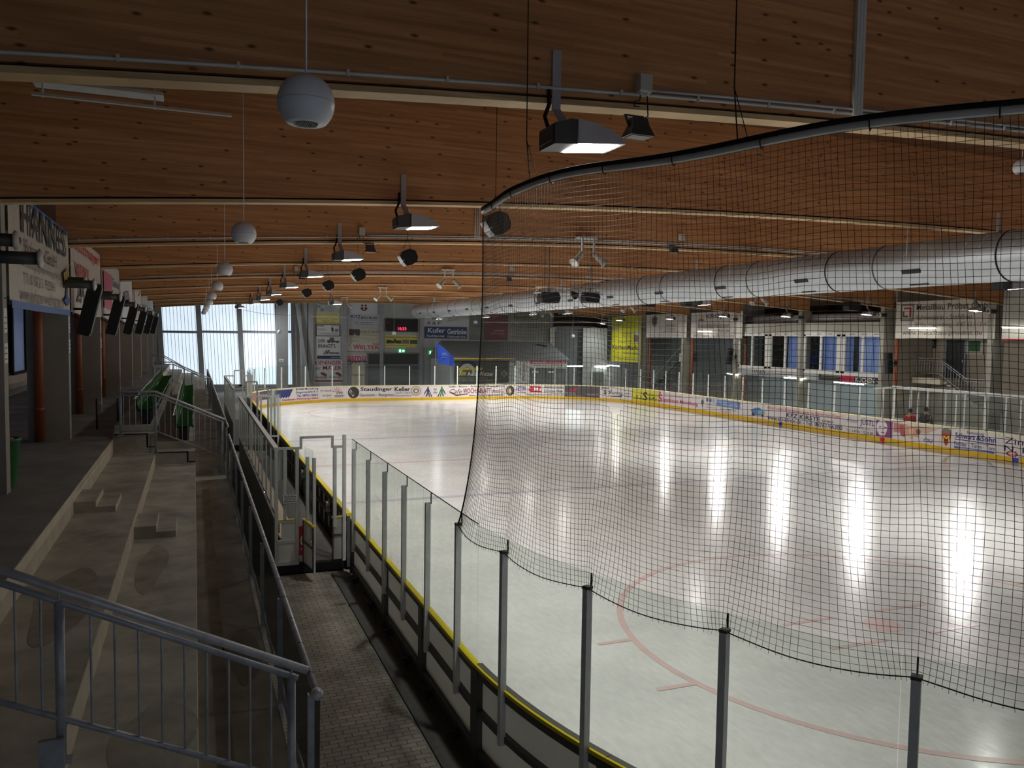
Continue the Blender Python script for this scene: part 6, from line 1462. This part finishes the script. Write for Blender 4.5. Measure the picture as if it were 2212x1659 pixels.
person(1967, 879, 33.2, 'person in a red jacket standing behind the glass on the restaurant side', 'cloth_red', 1.72, (.5, .8, 0))
person(2001, 872, 33.3, 'person in a black jacket seen from behind through the glass', 'cloth_black', 1.86, (1, .25, 0))
# ------------------------------------------------------------------ gallery side
# outer wall windows with dim daylight
for i in range(9):
    y0 = 9.0+SPB*i; x = -6.95
    fr = MB(); 
    for u in (0, .5, 1): fr.box(x-.02, x+.1, y0+5.6*u-.14, y0+5.6*u+.14, 3.25, 6.3)
    for z in (3.2, 6.3): fr.box(x-.02, x+.1, y0, y0+5.6, z-.06, z+.06)
    f = struct(fr.build('window_%d' % (10+i), 'groove')); MB().box(x-.01, x+.02, y0, y0+5.6, 3.2, 6.3).build('window_pane', 'window_dim', f)
    struct(MB().box(x-.04, x+.06, y0-.8, y0+6.4, 2.6, 3.15).build('wall_base', 'wall_warm'))
# banners hung between the gallery columns
XBn = XL+.03
def gal_banner(ya, yb, za, zb, bg, items, label, hem=None):
    t = thing('gallery_banner', label, 'banner', (XBn, (ya+yb)/2, za), 'banners between the gallery columns'); n = 16; vs = []; fs = []
    for i in range(n+1):
        y = ya+(yb-ya)*i/n; e = .03*math.sin(i*.9); vs += [(XBn+e, y, za+.05*math.sin(math.pi*i/n)*-1), (XBn, y, zb), (XBn-.01, y, zb), (XBn+e-.01, y, za+.05*math.sin(math.pi*i/n)*-1)]
        if i < n: a = 4*i; b = a+4; fs += [(a, b, b+1, a+1), (a+2, b+2, b+3, a+3)]
    m_ = MB(); m_.add(vs, fs); c = m_.build('cloth', colour(*bg), t)
    for y_, d_ in ((ya, -.3), (yb, .3)):
        ti = MB()
        for z_ in (za+.1, (za+zb)/2, zb-.1): ti.tube([(XBn, y_, z_), (XL-.01, y_+d_, z_)], .008, 5)
        ti.build('tie_ropes', 'rope_black', t)
    if hem:
        MB().box(XBn+.03, XBn+.036, ya, yb, za-.05, za+.08).build('hem', colour(*hem), t); MB().box(XBn+.005, XBn+.012, ya, yb, zb-.1, zb).build('hem', colour(*hem), t)
    shapes_to_meshes(items, flat_map(V((XBn+.034, ya, za)), V((0, yb-ya, 0)), V((0, 0, zb-za)), V((1, 0, 0))), (0, 0, 100, 100), c)
ys0 = 15.1+.3
zt = onX(60, 440, XBn).z
g0, g1 = onX(122, 560, XBn).y, ys0
zbm = onX(60, 664, XBn).z; ztp = onX(112, 480, XBn).z+.05
gal_banner(15.45, 22.2, zbm, ztp, (196, 190, 178), [('tb', 'HANNES', (14, 2, 92, 34), (60, 58, 56)), ('t', 'Bohrmann GmbH', (18, 38, 70, 52), (84, 78, 76)), ('t', '85465 Langenpreising-Straße 16', (10, 56, 90, 66), (110, 100, 96)), ('t', 'T. 0 87 62 / 92596', (16, 69, 66, 79), (110, 100, 96)), ('t', 'www.daner-wohnraz.de', (10, 82, 84, 95), (110, 100, 96)),
           ('p', [(84, 54), (94, 46), (95, 60), (86, 64)], (190, 170, 60)), ('p', [(92, 58), (95, 56), (93, 80), (90, 82)], (70, 62, 50)), ('p', [(84, 86), (92, 78), (99, 84), (92, 92)], (70, 90, 160))], 'pale banner with tall dark capitals and a pencil emblem, first along the gallery', (84, 120, 180))
BN = [((198, 188, 176), [('tb', 'Rottmayer', (8, 4, 92, 26), (190, 64, 60)), ('tb', 'WEIN', (8, 36, 50, 56), (190, 64, 60)), ('tb', '24', (10, 60, 34, 86), (60, 60, 64))], 'pale banner with red lettering and a black number, second along the gallery'),
      ((190, 184, 178), [('r', (4, 22, 46, 84), (190, 84, 110)), ('tb', 'Getränke', (52, 24, 96, 40), (90, 86, 90))], 'pale banner with a pink block, third along the gallery'),
      ((206, 206, 210), [('p', [(20, 40), (60, 30), (80, 60), (40, 70)], (110, 110, 116))], 'white banner with a grey drawing, fourth along the gallery'),
      ((190, 180, 172), [('p', [(10, 20), (50, 30), (90, 15), (80, 80), (20, 70)], (206, 196, 188))], 'brownish crumpled banner, fifth along the gallery'),
      ((176, 178, 174), [('tb', 'SPORT', (10, 40, 90, 70), (120, 120, 120))], 'greyish banner, sixth along the gallery'), ((196, 206, 220), [('tb', 'EIS', (10, 40, 60, 70), (110, 130, 170))], 'pale blue banner, last along the gallery')]
for i, (bg, it, lab) in enumerate(BN):
    gal_banner(15.45+SPB*(i+1), 22.2+SPB*(i+1), zbm+.05, ztp+.1, bg, it, lab)
for k in range(7):
    y = 15.1+SPB*k
    q = V((XL-.1, y-1.0 if k == 0 else y-.35, 6.2 if k else 6.35)); nozzle(q, (1, 0, 0), 'white disc air nozzle on a grey pipe by the gallery column, %s along the terrace' % ordw(k), .55 if k else .5)
    q = V((XL-.1, y-.9, 6.1)); nozzle(q, (1, 0, 0), 'second white disc air nozzle by the gallery column, %s along the terrace' % ordw(k), .8)
for k in range(1, 7):
    arm_speaker(V((XL, 15.1+SPB*k+.35+.3, 5.55)), (1, 0, 0), 'black column speaker on a gallery column arm, %s along the terrace' % ordw(k-1), .24, .36, 1.35, reach=.4)
# notices on the column sides
for k in range(3):
    for j, (z0, z1) in enumerate(((4.95, 5.35), (4.45, 4.78))):
        y = 15.1+SPB*(k)+.13; t = thing('notice', '%s paper notice on the gallery column, %s along the terrace' % (('upper white', 'lower white')[j], ordw(k)), 'notice', (XL+.01, y, z0)); MB().box(XL, XL+.008, y-.12, y+.12, z0, z1).build('sheet', 'white_paint', t)
        m_ = MB()
        for i in range(3): m_.box(XL+.008, XL+.01, y-.09, y+.07, z0+.06+.09*i, z0+.08+.09*i)
        m_.build('text_lines', 'frame_dark', t)
# litter bin behind the first column
q = onY(24, 1000, 15.9)
t = thing('litter_bin', 'green litter bin with red scraps behind the first gallery column', 'bin', (q.x-.12, 15.9, Z1))
bx = q.x-.12; m_ = MB(); m_.lathe([(.2, 0), (.26, .78), (.28, .8), (.28, .84), (.25, .84), (.24, .8), (.18, .05), (0, .05)], (bx, 15.9, Z1), n=18); m_.build('body', 'bin_green', t)
m_ = MB(); m_.lathe([(0, .9), (.1, .89), (.18, .84), (.2, .8), (0, .8)], (bx-.02, 15.9, Z1), n=9, smooth=False); m_.build('rubbish', 'red_paint', t)
